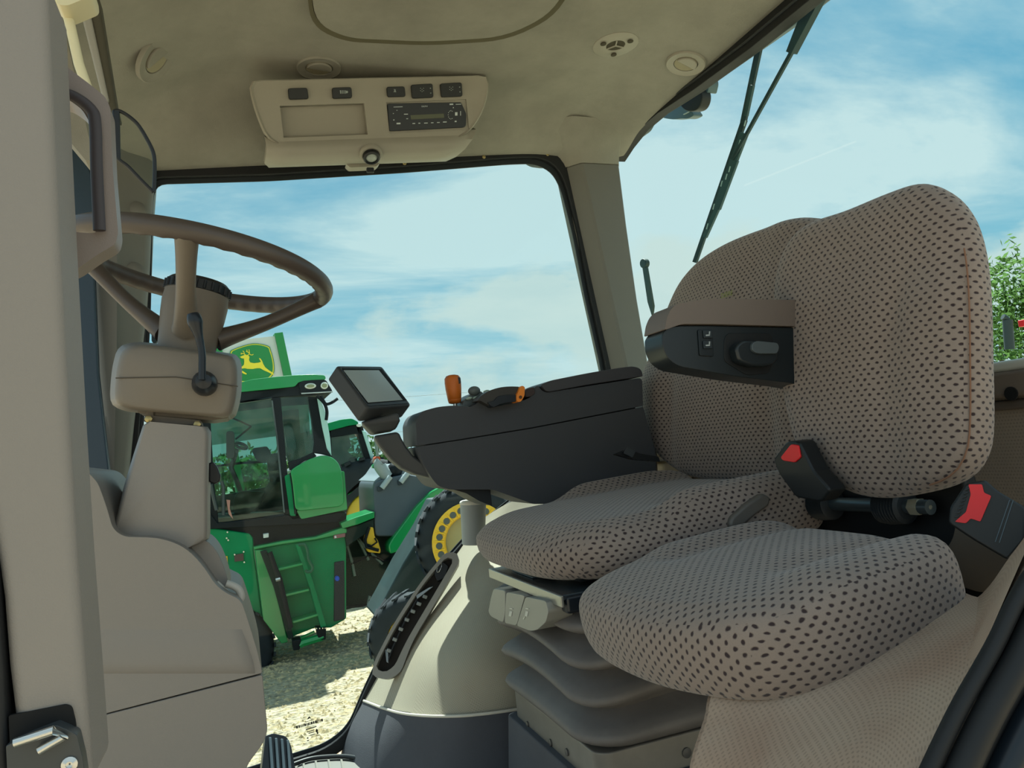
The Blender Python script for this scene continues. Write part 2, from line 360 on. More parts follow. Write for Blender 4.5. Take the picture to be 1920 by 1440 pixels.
# upper side of the roof shell so that it has thickness
rows2=[[p+V((0,0,.10)) for p in r] for r in rows]; b.loft(rows2,closed=False,cap=False)
rim=[rows[0][j] for j in range(NY+1)]+[rows[i][NY] for i in range(1,NX+1)]+[rows[NX][j] for j in range(NY-1,-1,-1)]+[rows[i][0] for i in range(NX-1,0,-1)]
b.loft([rim,[p+V((0,0,.10)) for p in rim]],cap=False)
ceil=b.build('ceiling',HEAD,origin=V((.4,1.4,1.67)),ang=60); tag(ceil,'olive beige cloth headliner of the cab roof',kind='structure')
# hatch panel in the roof
hp=Pl((.5,1.6,1.828),(0,0,-1))
ho=rnd([(583,-30),(590,38),(650,66),(800,73),(950,64),(1040,16),(1075,-60),(1080,-330),(560,-330)],[10,34,30,40,60,60,30,40,40],5)
hatch=thing('roof_hatch_panel',hp.at(800,0),'large rounded cloth roof hatch panel recessed in the headliner','panel')
b=MB(); b.pp(hp,ho,-.008,.010); b.build('panel',HEAD,hatch,bevel=.006,seg=3)
hi=[((x-810)*1.035+810,(y+120)*1.05-120) for x,y in ho]
b=MB(); b.ring([hp.at(x,y,.004) for x,y in hi],[hp.at(x,y,.004) for x,y in [((x-810)*1.004+810,(y+120)*1.004-120) for x,y in ho]],hp.n*-.012); b.build('groove_shade',mat('hatch_gap','57523f',.95),hatch)  # dark ring colours in the shade around the hatch edge
# round ceiling outlets and speaker
cp=lambda x,y,h=.0: None
def ceil_hit(px,py):
    d=ray(px,py); t=.3
    while t<6:
        p=CAM+d*t
        if p.z>=ceilz(min(X1,max(X0,p.x)),min(Y1,max(Y0,p.y))): break
        t+=.002
    e=.01; x,y=p.x,p.y
    n=V((-(ceilz(x+e,y)-ceilz(x-e,y))/(2*e),-(ceilz(x,y+e)-ceilz(x,y-e))/(2*e),1)).normalized()
    return p,-n
def disc_frame(px,py):
    p,n=ceil_hit(px,py); a=(RT-n*RT.dot(n)).normalized(); c=n.cross(a); return p,n,a,c
def outlet(px,py,r,label):
    p,n,a,c=disc_frame(px,py)
    if px<400: n=V((.62,-.12,-.55)).normalized(); a=(RT-n*RT.dot(n)).normalized(); c=n.cross(a); p=p+n*.004
    t=thing('air_outlet',p,label,'air vent','round air outlets in the headliner')
    b=MB(); b.lathe(p-n*.004,n,[(r,0),(r,.008),(r*.965,.0105),(r*.93,.009),(r*.62,.008),(r*.6,.001),(.001,.001)],40); b.build('bezel',HEAD if px<900 else OVH,t,ang=50)
    b=MB(); q=[a*(r*.57*math.cos(s))+c*(r*.57*math.sin(s)) for s in [math.pi*k/14-.5 for k in range(15)]]
    b.prism([p+n*.002+v for v in q],n*.0075); b.build('louvre',HEAD if px<900 else OVH,t,bevel=.003)
    b=MB(); b.lathe(p+n*.002,n,[(r*.58,0),(r*.58,.001)],30); b.build('throat',mat('vent_throat','8f8871',.8),t)
    return t
outlet(290,107,.062,'round air outlet in the headliner at the front corner, left of the radio console')
outlet(598,126,.058,'round air outlet in the headliner just above the radio console')
outlet(1286,118,.055,'round air outlet in the headliner beside the rear window')
p,n,a,c=disc_frame(1154,83); sp=thing('roof_speaker_grille',p,'round headliner grille with three-spoke opening and three small holes','grille')
b=MB(); b.lathe(p-n*.004,n,[(.062,0),(.062,.006),(.059,.008),(.026,.008),(.025,.002),(.001,.002)],40); b.build('plate',OVH,sp,ang=50)
b=MB(); b.lathe(p+n*.002,n,[(.0245,0),(.0245,.001)],26); b.build('opening',mat('grille_dark','3f3a2c',.9),sp)
for k in range(3):
    q=math.radians(90+120*k); d=a*math.cos(q)+c*math.sin(q)
    b=MB(); b.tube([p+n*.004,p+n*.004+d*.026],.0022,8); b.build('spoke',OVH,sp)
    q=math.radians(30+120*k); d=a*math.cos(q)+c*math.sin(q)
    b=MB(); b.lathe(p+n*.0065+d*.042,n,[(.008,0),(.008,.002)],14); b.build('hole',mat('grille_dark','3f3a2c'),sp)
# window_1: right-hand side glass
win=thing('window_1',(.5,2.25,.1),'curved side glass on the far side of the cab',kind='structure')
inner=[(285,336),(500,330),(760,314),(960,298),(1008,297),(1040,312),(1058,345),(1080,430),(1105,560),(1135,692),(1140,770),(1075,860),(960,935),(880,1000),(800,1090),(730,1195),(680,1300),(652,1368),(610,1402),(500,1436),(380,1475),(230,1510),(235,1200),(262,800),(270,700),(276,580),(280,380)]
outer=[(268,316),(500,310),(760,296),(960,281),(1018,281),(1056,296),(1076,338),(1096,425),(1122,560),(1152,692),(1158,780),(1090,885),(975,958),(905,1010),(825,1105),(752,1208),(702,1310),(672,1380),(622,1420),(505,1452),(385,1492),(220,1530),(205,1200),(232,800),(250,700),(262,580),(270,380)]
b=MB(); P=PY(2.25); ci=rnd(inner,26,4); co=rnd(outer,32,4)
b.ring([P.at(x,y,.012) for x,y in co],[P.at(x,y,.012) for x,y in ci],V((0,.03,0))); b.build('window_seal',RUB,win,bevel=.003)
b=MB(); fr=[((x-700)*.985+700,(y-900)*.985+900) for x,y in ci]
b.ring([P.at(x,y,-.004) for x,y in ci],[P.at(x,y,-.004) for x,y in fr],V((0,.004,0))); b.build('frit_band',mat('frit','20262a',.5),win)
b=MB(); b.pp(P,[((x-700)*1.006+700,(y-900)*1.006+900) for x,y in ci],-.010,-.014); b.build('pane',GLASS,win,smooth=False)
for x,y in [(905,297),(1024,292),(757,309)]:
    b=MB(); b.lathe(P.at(x,y,.012),(0,-1,0),[(.006,0),(.006,.002),(.004,.004)],12); b.build('bolt',SCREW,win)
# etched mark on the side glass
mk=thing('glass_stamp',P.at(580,1372,-.008)); mk.parent=win; mk.location=mk.location-ORG['window_1']; INK=mat('stamp_ink','23241f',.8)
bars=MB(); x=555.5
for k,wd in enumerate([3.4,2.6,1.6,1.6,1.6,3,1.6,2.2,1.6,3.2,2.6,3.4,1.4,1.4,1.4,3.4]):
    y=1366-(x-555)*.28; bars.pp(P,[(x,y-2.6),(x+wd,y-2.6-.28*wd),(x+wd+.4,y+2.4-.28*wd),(x+.4,y+2.4)],-.0090,-.0095); x+=wd+.95
for (xa,ya,xb,yb,h) in [(572.5,1355.8,589,1351.4,.9),(574,1370,594,1364,1.8),(576,1374.5,590,1370.5,1.4),(579,1377,590,1374,1.5),(581,1380.8,591,1378,1),(593,1381.5,600,1379.5,.9),(576,1386,579,1385.5,2.4),(576,1391,580,1390,1.8),(584,1384.5,588,1383.6,1)]:
    bars.pp(P,[(xa,ya-h/2),(xb,yb-h/2),(xb,yb+h/2),(xa,ya+h/2)],-.0090,-.0095)
bars.pp(P,[(576,1351),(579,1346.5),(580.5,1344.5),(582,1347),(585,1350),(581,1348.5),(579,1350)],-.0090,-.0095)
bars.pp(P,ellp(594.5,1372,2.2,3.4,12),-.0090,-.0095); bars.pp(P,ellp(596,1376.5,1.6,2,10),-.0090,-.0095)
bars.build('ink_marks',INK,mk,smooth=False)
# window_2: rear glass
rw=thing('window_2',(1.33,1.4,.9),'wide rear window glass of the cab',kind='structure')
Q=PX(1.33)
ro=[(1160,303),(1166,275),(1190,232),(1232,190),(1300,143),(1400,66),(1480,-2),(1600,-110),(1760,-260)]
ri=[(1163,303),(1180,277),(1207,243),(1243,213),(1310,170),(1418,92),(1510,18),(1640,-86),(1800,-220)]
b=MB(); n0=len(ro); b.loft([[Q.at(x,y,.02) for x,y in ro],[Q.at(x,y,.02) for x,y in ri],[Q.at(x,y,-.02) for x,y in ri],[Q.at(x,y,-.02) for x,y in ro]],closed=False,cap=False,wrap=True)
b.build('window_seal',RUB,rw,bevel=.002)
b=MB(); mid=[((xo*.45+xi*.55),(yo*.45+yi*.55)) for (xo,yo),(xi,yi) in zip(ro,ri)]
b.tube([Q.at(x,y,.022) for x,y in mid],.0045,8); b.build('seal_bead',BLACK,rw)
b=MB(); b.prism([V((1.335,y,z)) for y,z in [(2.45,.86),(2.45,1.80),(2.12,1.86),(.56,1.81),(.56,.86)]],V((.004,0,0))); b.build('pane',RGLASS,rw,smooth=False)
# trim_1: rear right pillar with caps, and the flared cloth head above it
pil=thing('trim_1',(1.22,2.2,.8),'beige rear right cab pillar cover with round screw caps',kind='structure')
def zsec(x0,y0,x1,y1,z,k=.03):
    return [V((x0,2.30,z)),V((x0,y0+.012,z)),V((x0+.01,y0-.004,z)),V((x0+k*1.6,y0-.052,z)),V((x0+k*1.9,y0-.056,z)),V((x1-.012,y0-.05,z)),V((x1,y0-.03,z)),V((x1,2.30,z))]
b=MB(); rings=[]
for yp in [308,420,560,700,800,900]:
    zz=WY(1150,yp,2.2).z
    xa=WY(1072+(yp-400)*.218,yp,2.245).x; xb=WY({308:1168,420:1182,560:1202,700:1226,800:1240,900:1256}[yp],yp,2.19).x
    rings.append(zsec(xa,2.25,xb,2.2,zz))
b.loft(rings); b.build('pillar_cover',TRIM,pil,bevel=.004,ang=25)
PP=Pl((0,2.225,0),(-.28,-1,0)); 
for x,y in [(1092,352),(1114,432),(1144,594),(1164,671)]:
    pass
b=MB(); rr=[]
for k,(dz,g) in enumerate([(0,.003),(.012,.006),(.03,.014),(.05,.03),(.07,.055),(.09,.085),(.12,.11)]):
    s=rings[0]; rr.append([V((p.x+(-g*.9 if i<3 else (-g*.55 if i<5 else -g*.05))*1.0,min(2.30,p.y-(g*.75 if 0<i<7 else 0)),p.z+dz)) for i,p in enumerate(s)])
b.loft(rr); b.build('pillar_head',HEAD,pil,ang=70)
for x,y,Yc in [(1093,352,2.213),(1115,432,2.213),(1145,594,2.213),(1164,671,2.213)]:
    p=WY(x,y,Yc); b=MB(); nn=V((-.95,-1,0)).normalized()
    b.lathe(p-nn*.008,nn,[(.017,0),(.017,.006),(.0145,.010),(.008,.012),(.001,.0125)],20); b.build('screw_cap',TRIM,pil)
# trim_2: front right pillar
p2=thing('trim_2',(-.3,2.2,.8),'beige front right cab pillar seen behind the steering wheel',kind='structure')
b=MB(); rings=[]
for yp,xa,xb in [(270,160,290),(330,163,286),(400,166,281),(500,169,277),(600,176,270),(700,184,260),(800,192,248),(900,198,238),(1000,205,230)]:
    zz=WY(220,yp,2.2).z; A=WY(xa,yp,2.16).x; B=WY(xb,yp,2.2).x
    rings.append([V((A,2.3,zz)),V((A,2.17,zz)),V((A+.02,2.145,zz)),V(((A+B)/2,2.14,zz)),V((B-.06,2.16,zz)),V((B-.01,2.19,zz)),V((B,2.205,zz)),V((B,2.3,zz))])
b.loft(rings); b.build('pillar_cover',TRIM,p2,ang=60)
for x,y in [(257,393),(252,507)]:
    p=WY(x,y,2.18); b=MB(); nn=V((.3,-1,0)).normalized(); b.lathe(p-nn*.004,nn,[(.022,0),(.022,.008),(.018,.012),(.001,.014)],20); b.build('screw_cap',TRIM,p2)
# window_3: windscreen sliver between the two front pillars
w3=thing('window_3',(-.45,2.0,.8),'dark sliver of windscreen beside the front pillar',kind='structure')
R=PY(2.1)
b=MB(); b.pp(R,[(100,250),(128,262),(156,285),(172,330),(176,500),(184,700),(204,880),(214,1010),(160,1010),(148,700),(138,500),(132,330),(122,292),(100,280)],0,-.03); b.build('window_seal',mat('blue_grey_seal','2c3d4c',.4),w3,bevel=.004)
b=MB(); b.pp(R,[(104,280),(124,292),(134,330),(142,500),(152,700),(166,900),(170,1010),(100,1010)],-.012,-.016); b.build('pane',DGLASS,w3,smooth=False)
b=MB(); b.pp(PY(2.13),[(139,300),(146,320),(150,500),(160,700),(176,930),(184,1010),(174,1010),(152,760),(143,500),(136,330)],.02,0); b.build('seal_lip',mat('blue_grey_seal','2c3d4c',.4),w3)
# trim_3: near left door post
p3=thing('trim_3',(-.12,.55,.2),'beige near door post filling the left edge',kind='structure')
PO=PY(.55)
po=[(-260,-60),(86,-60),(90,40),(100,250),(111,480),(128,800),(143,1050),(160,1280),(174,1480),(40,1480),(12,1250),(2,1120),(-30,900),(-260,700)]
b=MB(); b.pp(PO,po,.0,-.07); b.build('post_cover',POSTM,p3,bevel=.008,seg=3)
b=MB(); b.pp(PO,[(-60,900),(-4,1060),(10,1250),(22,1480),(-60,1480)],.004,-.05); b.build('edge_seal',RUB,p3,bevel=.004)
lt=thing('door_latch_striker',PO.at(80,1400),'black door striker plate with steel bolt low on the near post','latch')
b=MB(); b.pp(PO,rnd(p6((120,690),(850,545),(930,570),(975,760),(985,850),(1110,1400),(150,1400)),[4,5,6,6,3,3,3]),.0015,-.001); b.build('recess',DKHOLE,lt)
b=MB(); b.pp(PO,rnd(p6((150,1000),(420,880),(780,740),(920,800),(1040,860),(1110,1150),(1150,1420),(170,1420)),[3,4,5,4,5,5,3,3]),.012,.0); b.build('striker_body',mat('striker_black','3a3e40',.35),lt,bevel=.003)
b=MB(); A=PO.at(*p6((290,930))[0],.017); B=PO.at(*p6((780,760))[0],.019); C=PO.at(*p6((900,850))[0],.017); Dd=PO.at(*p6((590,1030))[0],.017)
b.tube([A,B,C,Dd],.0028,10); b.build('striker_bar',STEEL,lt)
b=MB(); q=PO.at(*p6((950,1230))[0],.011); b.lathe(q,PO.n,[(.0045,0),(.0045,.002),(.002,.003),(.002,.0015),(.0005,.001)],16); b.build('bolt',STEEL,lt)
# header trims at top left
t4=thing('trim_4',(-.25,1.2,1.5),'beige front header trim with dark joint at the roof edge',kind='structure')
H=PY(1.25)
b=MB(); b.pp(H,[(140,-20),(160,-20),(205,190),(196,196),(188,170)],.0,-.05); b.build('header_rail',OVH,t4,bevel=.006)
b=MB(); b.pp(H,[(158,-20),(182,-20),(215,185),(222,215),(200,205)],-.004,-.05); b.build('header_joint',mat('joint_dark','4a4638',.9),t4,bevel=.006)
b=MB(); b.pp(PY(1.6),[(100,60),(122,60),(165,250),(176,300),(160,300),(110,240)],.0,-.06); b.build('front_header_liner',HEAD,t4)
# fender trim (right wall below the glass)
fw_=thing('wall_right',(.7,2.15,0),'curved beige fender trim beneath the side glass',kind='structure')
G=[[(905,972,2.235),(960,940,2.20),(1040,915,2.18),(1150,895,2.16),(1300,870,2.16)],
[(870,1020,2.235),(915,1010,2.16),(1000,1000,2.09),(1130,980,2.04),(1300,960,2.02)],
[(808,1105,2.235),(862,1110,2.07),(940,1120,1.92),(1100,1110,1.84),(1300,1090,1.86)],
[(742,1208,2.235),(802,1225,1.99),(900,1240,1.80),(1080,1240,1.76),(1300,1220,1.77)],
[(684,1312,2.235),(755,1335,1.97),(860,1340,1.79),(980,1326,1.75),(1060,1310,1.75),(1300,1290,1.76)]]
def curvegrid(G,nu=10,nv=6):
    rows=[]
    for r in G:
        pts=[WY(*p) for p in r]; m=len(pts)
        c=cat(pts,nu,False); 
        c=[c[min(len(c)-1,round(k*(len(c)-1)/40))] for k in range(41)]; rows.append(c)
    out=[]
    cols=[cat([r[k] for r in rows],nv,False) for k in range(41)]
    return [[cols[k][j] for k in range(41)] for j in range(len(cols[0]))]
FG=curvegrid(G)
b=MB(); b.loft(FG,closed=False,cap=False); b.loft([[p+V((.0,.03,-.01)) for p in r] for r in FG],closed=False,cap=False)
o=b.build('fender_trim',SIDEM,fw_,ang=60); grid_uv(o,FG)
low=[[(684,1312,2.235),(755,1335,1.97),(860,1340,1.79),(980,1326,1.75),(1060,1310,1.75),(1300,1290,1.76)],[(655,1372,2.235),(725,1400,1.99),(850,1425,1.80),(985,1430,1.75),(1080,1420,1.77),(1300,1400,1.76)],[(640,1430,2.24),(700,1480,2.0),(850,1540,1.80),(985,1560,1.75),(1080,1560,1.77),(1300,1540,1.76)]]
LG=curvegrid(low); LG=[[p+V((-.004,-.008,0)) for p in r] for r in LG]
b=MB(); b.loft(LG,closed=False,cap=False); b.loft([[p+V((0,.02,0)) for p in r] for r in LG],closed=False,cap=False); b.build('kick_panel',LOWER,fw_,ang=60)
b=MB(); b.tube(LG[0][:34],.0035,8); b.build('trim_edge',mat('edge_light','c9c2b4',.5),fw_)
# rear wall, ledge
bw=thing('wall_back',(1.30,1.3,0),'beige perforated rear cab wall below the rear window',kind='structure')
b=MB(); b.prism([V((1.27,y,z)) for y,z in [(.56,0),(2.2,0),(2.2,.80),(.56,.80)]],V((.05,0,0))); b.build('rear_panel',BACKM,bw,bevel=.006)
zl=WX(1895,745,1.255).z; zt=WX(1895,694,1.25).z
b=MB(); b.box((1.275,1.38,(zl+zt)/2),(.06,1.66,(zt-zl)*.98)); b.build('ledge_face',mat('ledge_brown_grey','6b6057',.6),bw,bevel=.008)
b=MB(); b.box((1.285,1.38,(zl+.775)/2-.004),(.055,1.66,(zl-.775))); b.build('lower_rail',mat('rail_dark','564d46',.7),bw,bevel=.006)
b=MB(); b.box((1.31,1.38,zt+.008),(.12,1.66,.02)); b.build('ledge_top',mat('ledge_top_sunlit','b9bab2',.35),bw,bevel=.008)  # pale tone puts the sunlight on the ledge top into its colour
b=MB(); b.lathe(WX(1897,738,1.245),(-1,0,0),[(.012,0),(.012,.003)],14); b.build('fixing_hole',DKHOLE,bw)
# floor, front bulkhead
fl=thing('floor',(.4,1.35,0),'grey ribbed rubber cab floor',kind='structure')
b=MB(); b.prism([V(p) for p in [(-.6,.5,0),(1.3,.5,0),(1.3,2.24,0),(-.6,2.24,0)]],V((0,0,-.05))); b.build('floor_mat',FLOORM,fl)
for k in range(9):
    b=MB(); y=1.35+k*.035; b.box((.45,y+.42,.004),(.7,.012,.008)); b.build('mat_rib',FLOORM,fl,bevel=.002)
# ================================================================ near left fender box and door seal
nb=thing('seat_box',(.75,.72,0),'beige perforated trim box beneath the near passenger seat','trim box')
G=[[(1440,1190,.88),(1610,1140,.82),(1770,1105,.78),(1850,1118,.70),(1925,1030,.62),(1990,940,.60)],
[(1345,1285,.84),(1500,1270,.77),(1700,1215,.70),(1835,1190,.61),(1885,1135,.575),(1960,1010,.56)],
[(1325,1350,.82),(1470,1350,.74),(1640,1320,.66),(1765,1310,.585),(1820,1280,.56),(1900,1150,.55)],
[(1298,1440,.80),(1430,1440,.72),(1590,1430,.63),(1690,1440,.575),(1745,1440,.555),(1840,1290,.545)],
[(1285,1560,.79),(1400,1560,.70),(1540,1560,.62),(1620,1560,.57),(1680,1560,.55),(1780,1420,.54)]]
NG=curvegrid(G); b=MB(); b.loft(NG,closed=False,cap=False); b.loft([[p+V((.015,.03,-.01)) for p in r] for r in NG],closed=False,cap=False)
b.loft([[r[0] for r in NG],[r[0]+V((.35,.12,0)) for r in NG]],closed=False,cap=False)
o=b.build('vinyl_cover',BOXM,nb,ang=60); grid_uv(o,NG)
ds=thing('door_seal',(.75,.55,.3),'black rubber door seal strips at the lower right corner','seal')
sp_=[(2010,985),(1925,1092),(1862,1215),(1800,1325),(1742,1445),(1700,1540)]
for k,(off,r,h) in enumerate([(0,.008,0),(30,.013,.012),(64,.009,.004),(96,.016,.016),(150,.024,.0)]):
    b=MB(); pa=cat([PY(.545).at(x+off*.9,y+off*.42,h) for x,y in sp_],6,False); b.tube(pa,r,12); b.build('seal_strip',RUB if k!=3 else NAVY,ds)
b=MB(); b.pp(PY(.56),[(x+20,y+10) for x,y in sp_]+[(2200,1540),(2200,985)],0,-.02); b.build('sill_plate',BLACK,ds)
# ================================================================ overhead radio console
P0=WY(700,150,1.93); P1=WY(700,272,1.975); ex=(WY(880,148,1.93)-WY(500,152,1.93)).normalized()
OP=Pl(P0,ex.cross(P1-P0))
oc=thing('overhead_console',WY(690,300,2.15),'beige overhead console with switches and a radio, above the side glass','console')
face=rnd([(466,150),(918,140),(917,176),(905,215),(880,250),(845,266),(700,272),(528,275),(498,258),(480,215),(470,180)],[14,14,16,20,16,14,0,16,16,14,10],4)
back=[(x+(8 if x<600 else -4 if x>850 else 0),y) for x,y in face]
b=MB(); fv=resample(face,72)
ctr=(690,205)
def scl(P,k): return [(ctr[0]+(x-ctr[0])*k,ctr[1]+(y-ctr[1])*k) for x,y in P]
r_a=[OP.at(x,y,-.10) for x,y in scl(fv,.96)]; r_b=[OP.at(x,y,-.006) for x,y in fv]; r_c=[OP.at(x,y,0) for x,y in scl(fv,.985)]; r_d=[OP.at(x,y,-.004) for x,y in scl(fv,.965)]
b.loft([r_a,r_b,r_c,r_d]); shell=b.build('console_shell',OVH,oc,ang=60)
b=MB(); b.pp(OP,[(525,198),(683,193),(690,252),(532,258)],.02,-.028); cut(shell,b)
b=MB(); b.pp(OP,z2((1084,682),(1617,660),(1637,862),(1106,888)),.02,-.012); cut(shell,b)
# lower lip under the face
lip=MB(); rows=[]
for yl,Yd,xa,xb in [(250,1.985,497,893),(268,1.965,500,886),(286,1.975,498,872),(300,2.0,496,855),(308,2.05,504,836),(306,2.14,522,820),(290,2.22,530,812)]:
    r=[]
    for k in range(25):
        u=k/24; x=xa+(xb-xa)*u; e=min(u,1-u); yy=yl-(x-690)*.035
        r.append(WY(x,yy,Yd+.085*(len(rows)/6)*max(0,1-e/.10)**2))
    rows.append(r)
lip.loft(rows,closed=False,cap=False); lip.loft([[p+V((0,.03,.02)) for p in r] for r in rows],closed=False,cap=False)
for s in (0,24): lip.loft([[r[s] for r in rows],[r[s]+V((0,.03,.02)) for r in rows]],closed=False,cap=False)
lip.build('lower_lip',OVH,oc,ang=70)
# pocket
pk=rnd([(524,198),(683,193),(689,253),(532,258)],3,3); b=MB(); 
if 0: b.ring([OP.at(x,y,.001) for x,y in [(520,194),(687,189),(693,257),(528,262)]],[OP.at(x,y,.001) for x,y in [(525,199),(682,194),(688,252),(533,257)]],OP.n*-.012); 
SWM=mat('switch_black','161c1e',.4); INKW=mat('print_grey','8f9a98',.5)
def switch(pix,marks):
    q=MB(); q.pp(OP,rnd(pix,4,3),.007,-.002); s=q.build('switch',SWM,oc,bevel=.0015)
    mm=MB()
    for m_ in marks: mm.pp(OP,m_,.0076,.0071)
    if marks: mm.build('symbol',INKW,s,smooth=False)
def dot(x,y,r=.9): return ellp(x,y,r,r,8)
switch(z2((424,592),(553,588),(563,662),(432,666)),[])
k=z2((770,606),(778,606),(780,628),(772,628)); switch(z2((717,588),(847,584),(852,656),(723,660)),[k]+[z2((x,606),(x+5,606),(x+6,628),(x+1,628)) for x in (784,794,804)]+[ellp(*z2((816,617))[0],2.2,2.4,10)])
switch(z2((1081,582),(1201,579),(1208,646),(1088,649)),[z2((1128,597),(1138,600),(1144,618),(1136,618)),z2((1136,600),(1142,600),(1132,618),(1126,618))])
for ox in (0,194):
    switch([(x+ox/3.556,y-ox*.04/3.556) for x,y in z2((1243,568),(1386,560),(1393,652),(1252,658))],[dot(z2((1316+ox+dx,600+dy-ox*.04))[0][0],z2((1316+ox+dx,600+dy-ox*.04))[0][1],.8) for dx,dy in [(0,0),(-10,-8),(10,-8),(-10,8),(10,8),(0,14)]]+[dot(z2((1372+ox,592-ox*.04))[0][0],z2((1372+ox,592-ox*.04))[0][1],1.1),dot(z2((1374+ox,624-ox*.04))[0][0],z2((1374+ox,624-ox*.04))[0][1],1.1)])
# radio
rb=MB(); rb.pp(OP,z2((1084,682),(1617,660),(1637,862),(1106,888)),-.008,-.0125); rb.build('radio_surround',OVH,oc)
rad=MB(); rad.pp(OP,rnd(z2((1090,690),(1582,682),(1616,760),(1614,848),(1105,874)),[3,3,3,6,3],3),.0,-.012); rad=rad.build('radio',mat('radio_black','0f1a22',.3),oc,bevel=.001)
b=MB(); b.pp(OP,z2((1243,768),(1464,758),(1468,786),(1247,797)),.0009,.0001); b.build('display',mat('lcd_olive','4a503c',.3),rad)
mk=MB()
for x,y,w_,h_ in [(1130,714,60,4),(1150,736,6,4),(1200,762,26,5),(1215,792,12,5),(1126,757,6,5),(1128,800,8,7),(1150,824,26,10),(1256,824,18,5),(1296,822,12,6),(1334,821,24,5),(1380,819,16,5),(1420,817,18,5),(1460,814,24,6),(1540,760,16,22),(1538,810,12,9),(1504,696,24,9),(1545,696,36,4),(1575,756,4,30),(1526,718,6,6)]:
    mk.pp(OP,z2((x,y-h_/2),(x+w_,y-h_/2-w_*.03),(x+w_,y+h_/2-w_*.03),(x,y+h_/2)),.0009,.0003)
for k in range(9):
    q=math.radians(60+k*30); X,Y=z2((1512+22*math.cos(q)*.8,766-28*math.sin(q)))[0]; mk.pp(OP,dot(X,Y,.7),.0009,.0003)
mk.build('printed_marks',mat('print_white','b9c4c6',.5),rad,smooth=False)
text('maker_lettering','DELPHI',OP,*z2((1337,714))[0],2.8,mat('print_white','b9c4c6'),rad,xdir=(20,-.8),lift=.0008)
# eyeball spot lamp in the lip
ec=WY(696,292,1.972); en=V((0,-.45,-.89)).normalized()
sl_=thing('spot_lamp',ec,'small round black-rimmed spot lamp in the overhead console lip','lamp')
b=MB(); b.lathe(ec-en*.01,en,[(.031,0),(.031,.006),(.028,.010),(.024,.010),(.024,.004),(.001,.004)],30); b.build('collar',OVH,sl_)
b=MB(); b.lathe(ec+en*.001,en,[(.0225,0),(.0225,.009),(.0195,.012),(.0155,.011),(.0155,.006),(.001,.006)],30); b.build('rim',BLACK,sl_)
b=MB(); b.lathe(ec+en*.008,en,[(.0155,0),(.011,.003),(.001,.004)],24); b.build('lens',mat('lens_grey','98a09a',.15),sl_)
b=MB(); b.box(ec+V((-.004,.012,-.036)),(.020,.012,.014)); b.build('latch',BLACK,sl_,bevel=.003)
b=MB(); b.pp(PY(2.04),rnd([(648,306),(714,303),(706,312),(656,314)],3,3),0,-.03); b.build('latch_tab',OVH,sl_,bevel=.003)
# ================================================================ grab handle, clear visor, rod
gh=thing('grab_handle',PY(.66).at(185,480),'grey-brown moulded grab handle fixed to the near door post','handle')
ghm=mat('grab_handle_plastic','80756f',.42,grain=.15)
GP=PY(.66)
b=MB(); b.pp(GP,rnd([(95,105),(140,146),(172,170),(203,195),(211,214),(216,330),(226,445),(221,466),(190,484),(150,512),(120,525),(108,430),(150,444),(184,446),(186,436),(182,330),(178,250),(160,218),(135,200),(100,190)],[2,8,8,10,8,6,8,10,8,8,2,2,8,6,4,6,14,10,8,2],4),.012,-.012)
b.build('grip_frame',ghm,gh,bevel=.008,seg=3)
b=MB(); pa=cat([GP.at(x,y,.018) for x,y in [(116,190),(150,202),(178,224),(186,250),(189,340),(194,445)]],8,False); b.tube(pa,.0045,10,flat=.7); b.build('inner_grip',mat('grab_grip_dark','3a3436',.5),gh)
cv_=thing('clear_visor',PY(1.0).at(255,360),'clear plastic visor plate with thin black edge hanging by the front pillar','visor')
VP=PY(1.0); vo=cat([(214,208),(224,208),(240,217),(258,233),(274,258),(287,285),(290,310),(289,352)],5,False)+[(288,360)]+cat([(287,360),(262,335),(240,312),(224,300),(217,290)],4,False)
b=MB(); b.tube([VP.at(x,y) for x,y in vo],.0023,8,closed=True); b.build('edge_bead',BLACK,cv_)
b=MB(); b.pp(VP,vo,.0008,-.0008); b.build('plate',CLEAR,cv_,smooth=False)
b=MB(); b.pp(VP,[(212,207),(224,207),(226,300),(219,296),(214,270)],.002,-.004); b.build('clip_strip',BLACK,cv_,bevel=.001)
rd=thing('blind_rod',PY(.95).at(150,100),'cream sun blind rod and bracket at the upper left corner','rod')
b=MB(); b.tube([PY(.95).at(110,-40),PY(.95).at(126,22),PY(.95).at(148,120),PY(.95).at(176,200)],.0055,12); b.build('rod',mat('cream_plastic','d0c8a4',.5),rd)
b=MB(); b.pp(PY(.93),rnd([(60,-20),(176,-20),(178,0),(150,12),(130,20),(112,18),(106,4)],[2,4,8,8,6,6,2],4),.01,-.03); b.build('bracket',mat('cream_plastic','d0c8a4'),rd,bevel=.004)
# ================================================================ steering wheel
sw=thing('steering_wheel',(-.02,1.43,.98),'brown-grey steering wheel with knurled grip, tilted toward the driver seat','steering wheel')
sc=V((-.044,1.432,1.169)); th,ph=.235,.059; sn=V((math.sin(th)*math.cos(ph),math.sin(th)*math.sin(ph),math.cos(th)))
sa=sn.cross(V((0,1,0))).normalized(); sb=sn.cross(sa)
def wc(q,r,h=0): return sc+sa*(r*math.cos(q))+sb*(r*math.sin(q))+sn*h
b=MB(); nseg=180; rings=[]
for k in range(nseg):
    q=2*math.pi*k/nseg; rad_=wc(q,1)-sc; g=[]
    for j in range(16):
        t=2*math.pi*j/16; rr_=.0165
        inner_=max(0,-math.cos(t-.6)); rr_+=(-.0022*(.5+.5*math.cos(q*44)) )*inner_ if True else 0
        g.append(sc+rad_*(.215+rr_*math.cos(t))+sn*(rr_*1.02*math.sin(t)))
    rings.append(g)
b.loft(rings,wrap=True); b.build('rim',WHEELM,sw,ang=70)
hc=sc-sn*.075
